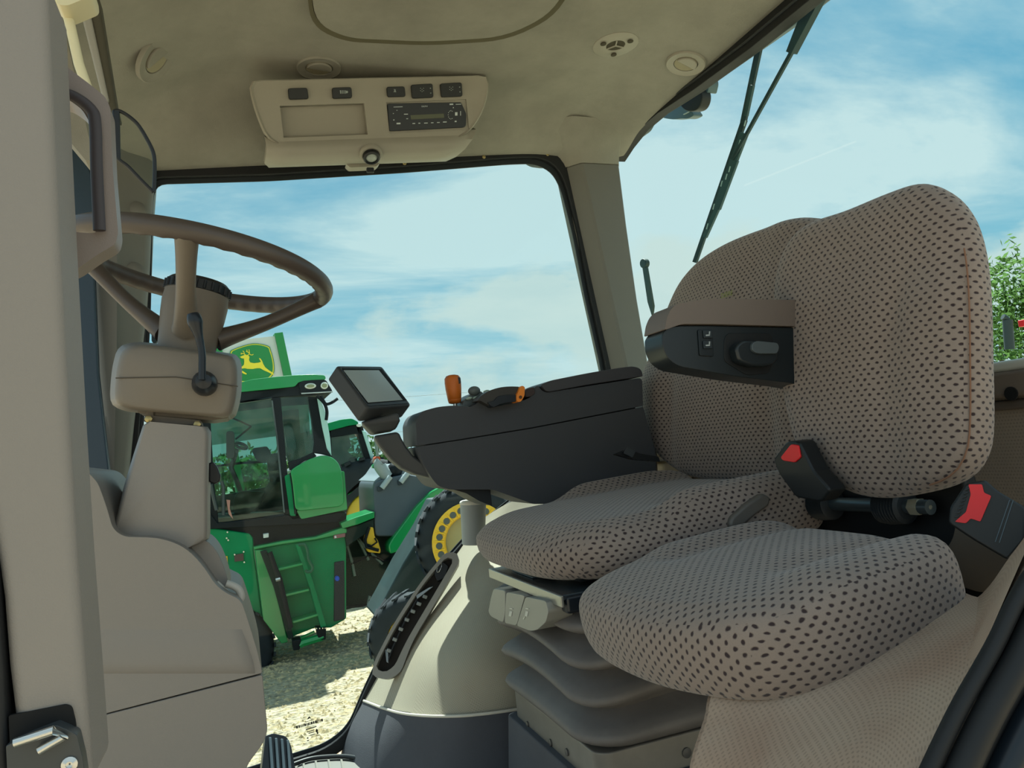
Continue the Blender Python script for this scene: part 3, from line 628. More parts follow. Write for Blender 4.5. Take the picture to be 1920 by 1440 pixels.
b=MB(); b.lathe(hc-sn*.075,sn,[(.046,-.005),(.047,0),(.050,.03),(.0535,.062),(.055,.085),(.053,.105)],36); b.build('hub',HUBM,sw,ang=50)
b=MB(); pr=[]; 
b.lathe(hc+sn*.028,sn,[(.052,0),(.054,.002),(.054,.018),(.048,.024),(.001,.026)],36); b.build('hub_cap',BLACK,sw)
b=MB()
for k in range(24):
    q=2*math.pi*k/24; o_=hc+(sa*math.cos(q)+sb*math.sin(q))*.054; b.tube([o_+sn*.031,o_+sn*.045],.0028,6)
b.build('cap_ribs',BLACK,sw)
qn=None
def ang_of(px,py):
    best=None
    for k in range(720):
        q=2*math.pi*k/720; p=wc(q,.205); v=p-CAM; z_=v.dot(fw); x=960+F*v.dot(RT)/z_; y=720-F*v.dot(UP)/z_
        d_=(x-px)**2+(y-py)**2
        if best is None or d_<best[0]: best=(d_,q)
    return best[1]
for px,py in [(352,440),(592,562),(168,500)]:
    q=ang_of(px,py); e_=wc(q,.212,-.004); d_=(wc(q,1)-sc); s_=hc-sn*.045+d_*.045; m_=hc-sn*.03+d_*.10 if False else s_.lerp(e_,.5)-sn*.006
    b=MB(); b.tube(cat([s_,m_,e_],8,False),[.024-.006*math.sin(math.pi*i/16) -.005*i/16 for i in range(17)],12,flat=.85,upv=sn.cross(d_)); b.build('spoke',WHEELM if px!=352 else HUBM,sw,ang=60)
b=MB(); b.lathe(hc-sn*.088,sn,[(.045,0),(.045,.009)],32); b.build('hub_gap',BLACK,sw)
# column, instrument pod, stalk
stc=thing('steering_column',(-.02,1.42,.3),'beige tilting steering column with rounded instrument pod under the wheel','steering column')
b=MB(); ct=hc-sn*.09; b.lathe(ct-sn*.06,sn,[(.054,0),(.051,.02),(.048,.058)],32); b.build('column_collar',HUBM,stc)
def podring(dy,grow):
    return None
o_=[(228,652),(262,645),(330,652),(440,668),(446,690),(445,740),(436,776),(425,784),(340,778),(240,768),(216,757),(214,735),(218,690)]
pd=resample(rnd(o_,[16,10,20,14,10,20,10,6,30,20,10,10,14],4),64); cx_,cy_=330,715
def psc(P,k): return [(cx_+(x-cx_)*k,cy_+(y-cy_)*(k*.98+.02)) for x,y in P]
b=MB(); b.loft([[WY(x,y,Yd) for x,y in psc(pd,k)] for Yd,k in [(1.325,.86),(1.328,.93),(1.337,.985),(1.35,1.0),(1.40,1.005),(1.52,1.07),(1.545,1.04)]]); 
b.build('instrument_pod',POD,stc,ang=50)
b=MB(); b.pp(PY(1.326),[(217,708),(330,706),(446,724),(446,725.5),(330,708),(217,710)],.0022,0); b.build('pod_seam',mat('seam_dark','4a443c',.8),stc)
b=MB(); b.pp(PY(1.40),rnd([(262,766),(432,778),(428,786),(400,790),(300,784),(262,776)],3,3),.03,-.06); b.build('pod_underside',HUBM,stc,bevel=.004)
b=MB(); b.pp(PY(1.42),[(288,765),(374,772),(372,800),(286,795)],.03,-.04); b.build('column_neck',mat('neck_dark','3a352f',.6),stc,bevel=.004)
b=MB(); b.pp(PY(1.40),rnd([(278,776),(292,768),(292,782),(378,790),(380,800),(274,793)],2,3),.035,-.04); b.build('neck_bracket',HUBM,stc,bevel=.003)
for x,y in [(279,786),(370,796)]:
    b=MB(); b.lathe(PY(1.36).at(x,y,.0),(0,-1,0),[(.006,0),(.006,.006),(.003,.007)],6); b.build('bolt',SCREW,stc)
tp=resample(rnd([(272,790),(392,800),(390,900),(390,1012),(330,1040),(240,1030),(208,1004),(225,950),(250,860)],[8,12,40,6,20,20,6,40,40],4),56)
b=MB(); b.loft([[WY(300+(x-300)*k,y,Yd) for x,y in tp] for Yd,k in [(1.332,.90),(1.335,.96),(1.345,1.0),(1.50,1.05)]]); b.build('column_cover',DASHM,stc,ang=50)
b=MB(); b.pp(PY(1.40),rnd([(392,868),(400,866),(408,876),(414,892),(413,902),(404,908),(392,904)],3,3),.01,-.015); b.build('tilt_knob',BLACK,stc,bevel=.003)
stk=thing('indicator_stalk',PY(1.31).at(383,720),'black curved stalk lever with round boot on the instrument pod','lever')
b=MB(); b.tube(cat([PY(1.27).at(x,y) for x,y in [(362,588),(368,612),(375,640),(379,665),(379,690),(379,712)]],6,False),[.0085,.0098,.0105,.0112,.0115,.011,.0098,.009,.008,.0072,.0065,.006,.006,.0058,.0055,.0055,.0055,.0055,.0055,.0055,.0055,.0055,.0055,.0055,.0055,.0055,.0055,.0055,.0055,.0055,.0055][:31],12); b.build('lever',NAVY,stk)
b=MB(); b.lathe(PY(1.335).at(385,722),(0,-1,.0),[(.019,0),(.020,.02),(.018,.045),(.012,.056),(.001,.06)],20); b.build('boot',NAVY,stk)
# ================================================================ front dash
da=thing('front_dash',PY(1.3).at(300,1440),'beige moulded front dash and cowl behind the near door post','dashboard')
SH=PY(1.46)
b=MB(); b.pp(PY(1.36),rnd([(216,1002),(262,998),(330,1000),(388,1012),(408,1034),(424,1072),(432,1110),(436,1140),(380,1150),(216,1100)],[4,12,30,20,20,20,8,4,4,4],4),0,-.16); b.build('inner_cowl',DASHM,da,bevel=.006)
b=MB(); b.pp(PY(1.30),rnd([(60,870),(152,880),(166,886),(184,905),(200,950),(212,992),(232,1006),(300,1008),(345,1024),(378,1056),(404,1096),(424,1112),(452,1124),(466,1165),(484,1225),(492,1262),(90,1366)],[2,6,14,16,20,14,20,26,26,24,16,12,14,20,20,4,2],4),0,-.32); b.build('upper_panel',DASHM,da,bevel=.007,seg=3)
b=MB(); b.pp(PY(1.30),rnd([(90,1368),(492,1265),(498,1330),(502,1372),(492,1396),(462,1436),(440,1540),(90,1540)],[2,4,16,16,12,16,4,4],4),.001,-.32); b.build('lower_panel',DASHM,da,bevel=.006,seg=3)
b=MB(); rows=[[PY(1.30).at(x,y0,h) for x in (100,300,440,462)] for y0,h in [(1182,-.001),(1196,.006),(1240,.009),(1262,.0095)]]
rows=[[PY(1.30).at(xl+(xr-xl)*u,y0-0.0*u,h*(1 if 0<u<1 else 1)) for u in (0,.3,.6,.9,.97,1)] for y0,h,xl,xr in [(1176,-.0005,110,462),(1200,.0025,110,470),(1240,.0042,110,482),(1256,.0035,110,486),(1264,-.0005,110,490)]]
for r in rows: r[-1]=r[-1]+V((0,.012,0))
b.loft(rows,closed=False,cap=False); b.build('raised_band',DASHM,da,ang=80)
b=MB(); b.tube(cat([PY(1.34).at(x,y) for x,y in [(404,1094),(424,1112),(444,1126),(452,1120),(448,1106),(436,1098),(424,1094)]],6,False),.006,10); b.build('cup_lip',mat('lip_light','b8b4ac',.45),da)
b=MB(); b.pp(PY(1.50),rnd([(148,882),(166,884),(190,910),(208,960),(222,985),(215,1010),(150,1000)],[4,8,16,16,6,4,4],4),0,-.1); b.build('defrost_duct',mat('duct_grey','b0aba2',.5),da,bevel=.006)
# ================================================================ pedal and foot tray
pe=thing('brake_pedal',WY(520,1440,1.75),'black ribbed rubber foot pedal beneath the front dash','pedal')
PP_=Pl(WY(520,1410,1.75),(.35,-1,.75))
b=MB(); b.pp(PP_,rnd([(498,1378),(512,1374),(538,1380),(546,1396),(556,1450),(490,1450)],[5,5,8,8,3,3],4),0,-.02); b.build('pad',NAVY,pe,bevel=.004)
for k in range(4):
    x=503+k*11; b=MB(); b.pp(PP_,[(x,1384+k*1.5),(x+5,1384+k*1.5),(x+10,1450),(x+4,1450)],.006,0); b.build('rib',mat('rubber_rib','51606a',.35),pe,bevel=.0015)
ft=thing('foot_tray',WY(640,1440,2.1),'grey ribbed foot tray with black edging in the far front floor corner','tray')
b=MB(); b.prism([WZ(x,y,.012) for x,y in rnd([(556,1436),(585,1421),(640,1417),(680,1424),(700,1438),(706,1500),(556,1500)],[6,10,10,10,8,4,4],4)],V((0,0,-.011))); b.build('tray',mat('tray_grey','66645f',.6),ft,bevel=.003)
b=MB(); b.tube(cat([WZ(x,y,.02) for x,y in [(548,1434),(585,1422),(640,1418),(675,1423),(694,1435),(698,1452)]],6,False),.006,10); b.build('edge_cable',BLACK,ft)
for x,y in [(569,1432),(592,1428),(616,1425),(640,1424)]:
    b=MB(); b.tube([WZ(x,y,.014),WZ(x+8,1470,.014)],.003,6); b.build('rib',mat('tray_rib','7c7a73',.5),ft)
# ================================================================ monitor on its arm
mo=thing('display_monitor',WD(735,800,1.8),'dark-framed touch display monitor on a curved arm beside the console','monitor')
TL,TR_,BR,BL=WD(630,685,1.80),WD(716,686,1.934),WD(772,760,1.874),WD(690,766,1.74)
e1=(TR_-TL).normalized(); e2=(BL-TL); e2=(e2-e1*e2.dot(e1)).normalized(); nrm=e1.cross(e2); nrm=nrm if nrm.dot(CAM-TL)>0 else -nrm
MP=Pl((TL+TR_+BR+BL)/4,nrm)
MON=mat('monitor_shell','3b3d3e',.5,grain=.2)
b=MB(); f4=rnd([(630,685),(716,686),(772,760),(690,766)],[6,6,6,6],4); b.pp(MP,f4,0,-.045); b.build('housing',MON,mo,bevel=.005,seg=3)
b=MB(); b.pp(MP,rnd([(636,689),(714,689),(766,757),(690,762)],4,3),.0015,-.001); b.build('bezel',mat('bezel_dark','3a4248',.25),mo,bevel=.001)
b=MB(); b.pp(MP,z5((176,93),(392,97),(530,266),(314,284)),.0022,.001); b.build('screen_border',DKHOLE,mo)
b=MB(); b.pp(MP,z5((184,104),(376,104),(506,266),(318,280)),.0030,.001); b.build('screen',SCREEN,mo)
am=thing('monitor_arm',WD(770,880,1.8),'dark curved support arm joining the display monitor to the console','support arm')
A1=[WD(x,y,d_) for x,y,d_ in [(722,812,1.83),(735,836,1.84),(752,858,1.85),(775,876,1.86),(812,892,1.87)]]
b=MB(); b.loft([[p for p in ring] for ring in [[WD(x,y,d_)+V((0,o,0)) for x,y,d_,o in sec] for sec in [
 [(672,792,1.80,-.03),(742,775,1.80,-.03),(748,780,1.80,.03),(680,795,1.80,.03)],
 [(680,800,1.80,-.032),(746,790,1.80,-.032),(748,792,1.80,.03),(686,803,1.80,.03)],
 [(694,814,1.82,-.03),(738,807,1.82,-.03),(740,808,1.82,.03),(698,816,1.82,.03)]]]]); b.build('stem',MON,am,bevel=.006)
b=MB(); b.loft([[WD(x,y,1.82)+V((0,o,0)) for x,y,o in sec] for sec in [
 [(695,818,-.032),(743,810,-.032),(748,812,.03),(702,820,.03)],
 [(708,838,-.032),(748,822,-.032),(753,824,.03),(714,840,.03)],
 [(728,862,-.032),(757,838,-.032),(762,840,.03),(733,864,.03)],
 [(748,878,-.03),(770,854,-.03),(774,856,.03),(752,880,.03)],
 [(772,889,-.03),(787,866,-.03),(790,868,.03),(776,890,.03)],
 [(815,900,-.03),(825,878,-.03),(826,880,.03),(818,901,.03)]]]); b.build('arm',MON,am,bevel=.008,seg=3,ang=50)
# ================================================================ right armrest console
co_=thing('armrest_console',PY(1.75).at(1000,910),'long dark grey right-hand armrest console beside the driver seat','console')
CP=PY(1.75)
up=rnd([(780,793),(784,781),(792,771),(820,763),(851,760),(880,763),(886,762),(899,752),(906,756),(917,765),(940,760),(980,752),(996,744),(1001,728),(1008,722),(1016,732),(1024,736),(1204,708),(1206,761),(1000,801),(860,824),(782,836)],[4,6,8,10,10,4,3,4,4,6,10,10,6,5,4,3,4,8,2,4,4,2],3)
b=MB(); b.pp(CP,rnd([(800,785),(900,775),(1190,715),(1212,850),(900,895),(830,895),(803,850)],10,3),-.02,-.14); b.build('inner_core',BLACK,co_)
b=MB(); b.pp(CP,up,0,-.16); b.build('upper_shell',DGREY,co_,bevel=.008,seg=3)
lo_=rnd([(782,838),(860,826),(1000,803),(1206,763),(1216,800),(1230,850),(1230,945),(1000,945),(924,918),(845,918),(822,912),(808,895),(793,868),(785,850)],[2,4,4,2,6,6,4,4,6,6,8,10,10,6],3)
b=MB(); b.pp(CP,lo_,0,-.16); b.build('lower_shell',DGREY,co_,bevel=.008,seg=3)
b=MB(); b.pp(CP,rnd([(1012,722),(1030,714),(1100,700),(1160,690),(1186,687),(1200,692),(1204,706),(1100,722),(1030,735),(1022,734)],[4,8,20,20,8,6,3,10,6,4],4),.006,-.155); b.build('arm_pad',DGREY2,co_,bevel=.008,seg=3)
b=MB(); b.pp(PY(1.80),rnd([(866,764),(870,750),(884,738),(900,732),(908,738),(935,735),(960,728),(1000,730),(1000,760),(880,775)],[3,6,6,6,6,8,8,3,3,3],3),0,-.1); b.build('control_deck',mat('deck_grey','59605f',.45),co_,bevel=.004)
b=MB(); b.pp(CP,rnd([(984,730),(1000,726),(1002,738),(994,744),(984,745)],3,3),.006,-.05); b.build('deck_end',mat('brown_dark','3a2c2a',.5),co_,bevel=.003)
b=MB(); b.ell(PY(1.80).at(889,733),[(.016,0,0),(0,.014,0),(0,0,.012)]); b.build('dial',mat('deck_grey','59605f'),co_)
for x,y in [(879,747),(892,746),(912,734)]:
    b=MB(); b.ell(PY(1.795).at(x,y),[(.0085,0,.001),(0,.006,0),(0,0,.004)]); b.build('push_button',mat('button_green_grey','a3b5a6',.4),co_)
b=MB(); b.pp(CP,rnd([(841,914),(925,904),(930,950),(905,940),(880,925)],[2,2,4,4,4],3),-.03,-.15); b.build('underside_bracket',BLACK,co_,bevel=.006)
b=MB(); b.pp(PY(1.86),rnd([(1204,760),(1222,770),(1232,850),(1236,960),(1204,960)],[4,8,6,4,4],3),0,-.12); b.build('rear_mount',mat('mount_beige','736b62',.6),co_,bevel=.006)
tl_=thing('throttle_lever',PY(1.74).at(940,760),'dark grip throttle lever with a bright orange stop on the console','lever')
b=MB(); b.pp(PY(1.735),rnd(v2((500,700),(560,610),(680,530),(800,480),(950,445),(1120,435),(1260,442),(1240,520),(1200,600),(1060,585),(900,615),(840,640),(790,800),(740,790),(620,730),(560,690)),[3,8,8,10,10,8,3,3,3,4,4,4,3,3,4,4],3),.012,-.04); b.build('grip',mat('lever_brown','34312d',.5),tl_,bevel=.004)
b=MB(); b.pp(PY(1.73),rnd(v2((680,720),(800,700),(860,620),(1000,592),(1195,590),(1200,710),(1050,725),(900,755),(800,812),(740,790)),[3,3,4,4,3,3,4,4,3,3],3),.014,-.02); b.build('trigger',NAVY,tl_,bevel=.003)
b=MB(); b.pp(PY(1.725),rnd(v2((1270,435),(1310,425),(1350,450),(1345,600),(1290,700),(1240,722),(1205,700),(1200,600),(1240,520)),3,3),.014,-.03); b.build('stop_tab',ORANGE2,tl_,bevel=.002)
b=MB(); q_=PY(1.725).at(*v2((1268,632))[0],.0145); b.lathe(q_,(0,-1,0),[(.0042,0),(.0042,.0008),(.003,.0008),(.003,.0004),(.0008,.0004)],14); b.build('stop_screw',mat('screw_dark','5a3a1c',.4),tl_)
jl=thing('gear_lever',PY(1.83).at(853,757),'orange gear lever knob with dark thumb button on the console front','lever')
jc=PY(1.83).at(853,757); jx=(PY(1.83).at(868,722)-PY(1.83).at(838,722)).length/2; jz=(PY(1.83).at(853,703)-PY(1.83).at(853,757)).length
b=MB(); b.lathe(jc,(.0,0,1),[(jx*.42,0),(jx*.72,.002),(jx*.82,jz*.12),(jx*.83,jz*.14),(jx*.80,jz*.15),(jx*.83,jz*.16),(jx*.96,jz*.5),(jx*1.0,jz*.72),(jx*.97,jz*.88),(jx*.75,jz*.97),(jx*.4,jz),(.0005,jz)],28); b.build('knob',ORANGE,jl,ang=60)
b=MB(); b.pp(PY(1.812),rnd(v2((62,262),(228,262),(232,370),(200,382),(105,375),(80,340)),3,3),.0,-.012); b.build('thumb_button',mat('thumb_black','1a1c20',.35),jl,bevel=.002)
b=MB(); b.tube([jc+V((0,0,.004)),jc-V((0,0,.03))],.0055,12); b.build('shaft',STEEL,jl)
# cup holder
chp=thing('cup_holder',WY(887,1015,2.12),'grey open cup holder standing beside the driver seat cushion','cup holder')
ccx=WY(887,944,2.13); cbt=WY(888,1021,2.13); ax=(ccx-cbt); hh=ax.length
b=MB(); b.lathe(cbt,ax,[(.030,0),(.033,.002),(.0365,hh*.75),(.038,hh),(.033,hh),(.030,hh*.3),(.001,hh*.3)],28); b.build('cup',mat('cup_grey','8d9292',.5,grain=.2),chp,ang=50)
b=MB(); pr_=[ccx+V((math.cos(t)*.034+.002,math.sin(t)*.034,.004)) for t in [2*math.pi*k/28 for k in range(28)]]; b.tube(pr_,.0075,10,closed=True); b.build('rim',mat('cup_rim','bdbab0',.45),chp)
# vent tray
gt=thing('storage_tray',WY(780,1160,2.12),'narrow grey slot tray on the fender trim beside the glass','tray')
import bisect
fp=[WY(842,1062,2.125),WY(712,1265,2.10),WY(760,1120,2.14)]
FPn=(fp[1]-fp[0]).cross(fp[2]-fp[0]); TP=Pl(fp[0],FPn)
fo=resample(rnd([(835,1036),(858,1036),(862,1054),(828,1112),(772,1205),(752,1262),(728,1275),(697,1268),(702,1240),(738,1170),(790,1090)],[8,8,10,30,30,16,10,8,14,30,30],4),60)
fi=resample(rnd([(836,1046),(848,1045),(849,1055),(818,1108),(762,1202),(740,1250),(722,1261),(704,1254),(712,1234),(744,1172),(796,1092)],[5,5,8,30,30,14,6,6,10,30,30],4),60)
b=MB(); b.ring([TP.at(x,y,.004) for x,y in fo],[TP.at(x,y,.004) for x,y in fi],TP.n*-.03); b.build('frame',mat('tray_frame_grey','8e8c86',.5),gt,bevel=.003)
b=MB(); b.pp(TP,fi,-.022,-.028); b.build('tray_floor',mat('tray_floor_dark','2a2622',.8),gt)
for k in range(7):
    t=k/6; x=796-t*68; y=1118+t*102-8*math.sin(t*3); b=MB(); o1=TP.at(x,y,-.006); b.box(o1,(.013,.012,.010),Matrix.Rotation(.5,3,'Y')); b.build('clip',mat('clip_steel','8f979a',.3,metal=.6),gt,bevel=.002)
b=MB(); b.tube([TP.at(x,y,-.008) for x,y in [(812,1098),(786,1114),(760,1160),(735,1215),(726,1240)]],.004,8); b.build('strap',BLACK,gt)
b=MB(); b.pp(TP,rnd(y8((735,480),(770,400),(800,390),(850,430),(820,520),(760,550)),3,3),-.002,-.018); cl_=b.build('buckle',BLACK,gt,bevel=.002)
b=MB(); b.tube([TP.at(x,y,.001) for x,y in ellp(*y8((778,442))[0],3.4,9.5,16,.35)],.0013,6,closed=True); b.build('buckle_ring',STEEL,gt)
b=MB(); b.pp(TP,y8((590,660),(700,595),(730,590),(640,660),(600,690)),-.002,-.01); b.build('latch_plate',mat('clip_steel','8f979a'),gt,bevel=.001)
b=MB(); b.pp(TP,y8((345,1090),(370,1088),(372,1200),(355,1190)),-.004,-.012); b.build('end_tab',mat('clip_steel','8f979a'),gt,bevel=.001)

sc_=thing('sun_blocker',(.95,2.08,.70),'low beige block added out of sight behind the long armrest console to shade the fender trim','console')  # added unseen block that casts shade on the lower right fender trim
b=MB(); b.box((.89,2.06,.755),(.80,.20,.07)); b.build('blocker_body',BEIGE,sc_,bevel=.012)
b=MB(); b.box((1.22,2.085,.35),(.10,.2,.7)); b.build('blocker_support',BEIGE,sc_,bevel=.01)
# ================================================================ seats
def cushion(name,outline,O,U,W,Nn,T,crown,parent,m,fn=None,n=88,es=.022,back=.94,sub=1,cxy=None):
    "outline in (u,w) metres; Nn points out of the front face"
    O=V(O); P=resample(outline,n); cx=sum(p[0] for p in P)/n if cxy is None else cxy[0]; cy=sum(p[1] for p in P)/n if cxy is None else cxy[1]
    def sc_(k,inset=0):
        out=[]
        for x,y in P:
            dx,dy=x-cx,y-cy; L=math.hypot(dx,dy); q=(L*k-inset)/L; out.append((cx+dx*q,cy+dy*q))
        return out
    def pt(x,y,h,f=1): return O+U*x+W*y+Nn*(h+(fn(x,y)*f if fn else 0))
    rings=[[pt(x,y,-T,0) for x,y in sc_(back*.5)],[pt(x,y,-T,0) for x,y in sc_(back)],[pt(x,y,-T*.93,0) for x,y in sc_(1,es*.35)],[pt(x,y,-T*.7,0) for x,y in sc_(1)],[pt(x,y,-T*.35,.3) for x,y in sc_(1)],
           [pt(x,y,-es*.55,.8) for x,y in sc_(1,es*.08)],[pt(x,y,-es*.12,1) for x,y in sc_(1,es*.45)],[pt(x,y,.0,1) for x,y in sc_(1,es)]]
    for k in (.84,.76,.68,.6,.52,.44,.36,.28,.2,.12,.05): rings.append([pt(x,y,crown*(1-k*k),1) for x,y in sc_(k)])
    b=MB(); b.loft(rings)
    o=b.build(name,m,parent,ang=180,sub=sub,origin=O)
    return o
def orient(o,U,W,Nn):
    "turn the part's own axes to the cushion frame so the weave follows it"
    R_=Matrix((U,W,Nn)).transposed(); me=o.data
    me.transform(R_.inverted().to_4x4()); o.rotation_mode='QUATERNION'; o.rotation_quaternion=R_.to_quaternion()
    return o
def project_outline(pix,O,U,W,Nn):
    pl=Pl(O,Nn); out=[]
    for x,y in pix:
        p=pl.at(x,y)-V(O); out.append((p.dot(U),p.dot(W)))
    return out
# ---- near passenger seat
ps=thing('passenger_seat',(.75,.93,.5),'near small passenger seat in dotted brown-grey cloth, armrest-less, hinged backrest','seat')
a_=math.radians(9); Nn=V((-math.cos(a_),-.02,math.sin(a_))).normalized(); U=V((0,-1,0)); U=(U-Nn*U.dot(Nn)).normalized(); W=Nn.cross(U); W=W if W.z>0 else -W
O=V((.93,.93,.68)); O=Pl(O,Nn).at(1640,660)
pix=cat([(1712,338),(1760,358),(1793,400),(1812,470),(1820,560),(1822,680),(1822,790),(1815,850),(1788,893),(1730,918),(1640,933),(1575,922),(1532,893),(1484,845),(1463,780),(1449,700),(1440,620),(1438,560),(1445,500),(1464,450),(1500,415),(1570,390),(1650,356)],5)
ol=project_outline(pix,O,U,W,Nn)
us=[p[0] for p in ol]; ws=[p[1] for p in ol]; um,uM,wm,wM=min(us),max(us),min(ws),max(ws)
def fb(x,y):
    u=(x-um)/(uM-um); v=(y-wm)/(wM-wm); s=smooth01((.72-v)/.16)
    g=math.exp(-((u-.66-.10*smooth01((v-.35)/.4))/.045)**2)*s; h=smooth01((u-.70)/.12)*s*(1-smooth01((u-.97)/.05)); g2=math.exp(-((u-.10)/.05)**2)*s
    return -.006*g+.010*h+.004*g2*0
o=cushion('backrest',ol,O,U,W,Nn,.06,.016,ps,FAB,fb,es=.032,back=.95); orient(o,U,W,Nn)
# piping seam along the near side
def seam(pts,r,m,parent,name='seam'):
    b=MB(); b.tube(pts,r,6); return b.build(name,m,parent)
SEAM=mat('seam_thread','7a5a48',.9)
Pq=resample(ol,88); cxx=sum(p[0] for p in Pq)/88; cyy=sum(p[1] for p in Pq)/88
sm=[O+U*(cxx+(x-cxx)*.975)+W*(cyy+(y-cyy)*.985)+Nn*(-.0035) for x,y in Pq if x>um+.80*(uM-um) and y<wm+.72*(wM-wm)]
sm.sort(key=lambda q:q.z); b=MB(); b.tube(sm,.0013,6); b.build('side_seam',mat('seam_thread','7a5f50',.9),ps)
# ---- near cushion
U2=V((1,0,0)); Nz=V((-.10,0,1)).normalized(); U2=(U2-Nz*U2.dot(Nz)).normalized(); W2=Nz.cross(U2)
O2=V((.72,.93,.60))
def plan(pts): return [(x-O2.x,y-O2.y) for x,y in pts]
oc_=plan(cat([(.465,1.09),(.462,.95),(.485,.845),(.53,.765),(.61,.722),(.72,.715),(.82,.728),(.868,.765),(.885,.85),(.89,1.0),(.88,1.11),(.80,1.155),(.60,1.165),(.50,1.15)],6))
def fc(x,y):
    X=x+.72; Y=y+.93
    g=math.exp(-((Y-.84)/.018)**2)*smooth01((X-.62)/.05)*smooth01((.96-X)/.04)
    g2=math.exp(-((Y-1.055)/.018)**2)*smooth01((X-.58)/.05)
    bol=smooth01((.835-Y)/.05)*smooth01((X-.58)/.08)+smooth01((Y-1.06)/.05)*smooth01((X-.58)/.08)
    front=smooth01((.60-X)/.16)
    return -.007*g-.006*g2+.014*bol-.016*front
o=cushion('cushion',oc_,O2,U2,W2,Nz,.115,.012,ps,FAB,fc,n=96,es=.034,back=.93); orient(o,U2,W2,Nz)
# hinge bar and bellowed ends
hb=[WX(1532,944,1.0),WX(1745,951,1.0)]
hd=(hb[1]-hb[0]); hl=hd.length
b=MB(); b.tube([hb[0],hb[1]],.012,14); b.build('hinge_bar',mat('bar_steel','566064',.3,metal=.6),ps)
for f0,f1 in ((.0,.17),(.62,.82)):
    b=MB(); pr_=[]; k_=9
    for i in range(k_*2+1): pr_.append(((.031 if i%2 else .023)*(1-.15*abs(i/(2*k_)-.4)),hl*(f0+(f1-f0)*i/(2*k_))))
    b.lathe(hb[0],hd,pr_,20); b.build('bellows_boot',mat('boot_black','2b3034',.45),ps,ang=20)
b=MB(); b.lathe(hb[0],hd,[(.014,hl*.86),(.014,hl*.93),(.009,hl*.93),(.009,hl*.98),(.004,hl*1.0)],6); b.build('nut',mat('nut_steel','b8b29c',.35,metal=.5),ps)
b=MB(); b.pp(PX(1.03),rnd([(1512,870),(1560,880),(1800,880),(1840,1010),(1800,1060),(1530,1050),(1505,960)],14,4),0,-.03); b.build('hinge_frame',mat('frame_black','17181a',.6),ps,bevel=.008)
b=MB(); b.pp(PX(.985),rnd([(1785,1010),(1800,940),(1990,1000),(1990,1120),(1830,1110),(1740,1080)],10,4),.0,-.04); b.build('frame_cover',mat('cover_brown','5f554b',.6),ps,bevel=.008)
b=MB(); b.prism([V((.60,.79,.47)),V((.93,.79,.505)),V((.93,1.08,.505)),V((.60,1.08,.47))],V((0,0,-.05))); b.build('base_frame',BLACK,ps,bevel=.01)
b=MB(); b.pp(PX(1.0),[(1770,1075),(1870,1080),(1900,1000),(1930,1160),(1770,1150)],0,-.03); b.build('slide_rail',BLACK,ps,bevel=.004)
# ---- driver seat
dsat=thing('driver_seat',(.8,1.43,.05),'large driver seat in dotted brown-grey cloth on a ribbed suspension','seat')
a_=math.radians(10); Nn=V((-math.cos(a_),0,math.sin(a_))).normalized(); U=V((0,-1,0)); W=Nn.cross(U); W=W if W.z>0 else -W
O=Pl((1.06,1.4,.80),Nn).at(1400,640)
pix=cat([(1488,402),(1528,408),(1552,440),(1560,520),(1560,600),(1556,700),(1545,800),(1520,866),(1480,900),(1400,906),(1300,898),(1250,880),(1224,835),(1208,762),(1201,720),(1206,680),(1222,630),(1240,580),(1265,525),(1300,484),(1347,452),(1410,425),(1450,409)],5)
ol=project_outline(pix,O,U,W,Nn); us=[p[0] for p in ol]; ws=[p[1] for p in ol]; um2,uM2,wm2,wM2=min(us),max(us),min(ws),max(ws)
def fd(x,y):
    u=(x-um2)/(uM2-um2); v=(y-wm2)/(wM2-wm2); s=smooth01((.62-v)/.2)
    cl=.22+.05*v; cr=.78-.05*v
    g=math.exp(-((u-cl)/.03)**2)+math.exp(-((u-cr)/.03)**2); bo=smooth01((cl-u)/.1)+smooth01((u-cr)/.1)
    t=smooth01((v-.6)/.2)*math.exp(-((u-.70)/.05)**2)
    return (-.010*g+.022*bo)*s-.006*t
o=cushion('backrest',ol,O,U,W,Nn,.10,.02,dsat,FAB,fd,es=.035); orient(o,U,W,Nn)
O3=V((.78,1.43,.66)); Nz=V((-.05,0,1)).normalized(); U2=(V((1,0,0))-Nz*Nz.x).normalized(); W2=Nz.cross(U2)
oc_=[(x-O3.x,y-O3.y) for x,y in cat([(.47,1.64),(.462,1.45),(.475,1.30),(.52,1.215),(.60,1.165),(.75,1.155),(.92,1.155),(1.02,1.17),(1.06,1.25),(1.06,1.6),(1.02,1.69),(.85,1.71),(.60,1.70),(.52,1.68)],6)]
def fe(x,y):
    X=x+.78; Y=y+1.43
    g=math.exp(-((Y-1.24)/.02)**2)*smooth01((X-.70)/.06); bol=smooth01((1.25-Y)/.06)*smooth01((X-.66)/.10)+smooth01((Y-1.61)/.06)*smooth01((X-.66)/.10)
    return -.006*g+.034*bol-.010*smooth01((.58-X)/.1)
o=cushion('cushion',oc_,O3,U2,W2,Nz,.098,.012,dsat,FAB,fe,n=96,es=.05,back=.9); orient(o,U2,W2,Nz)
# embroidered mark on the backrest
pl=Pl(O,Nn)
text('embroidered_lettering','DEERE',pl,1380,559,9,mat('embroidery_green','7f8a3c',.8),dsat,xdir=(20,-6),lift=.026)
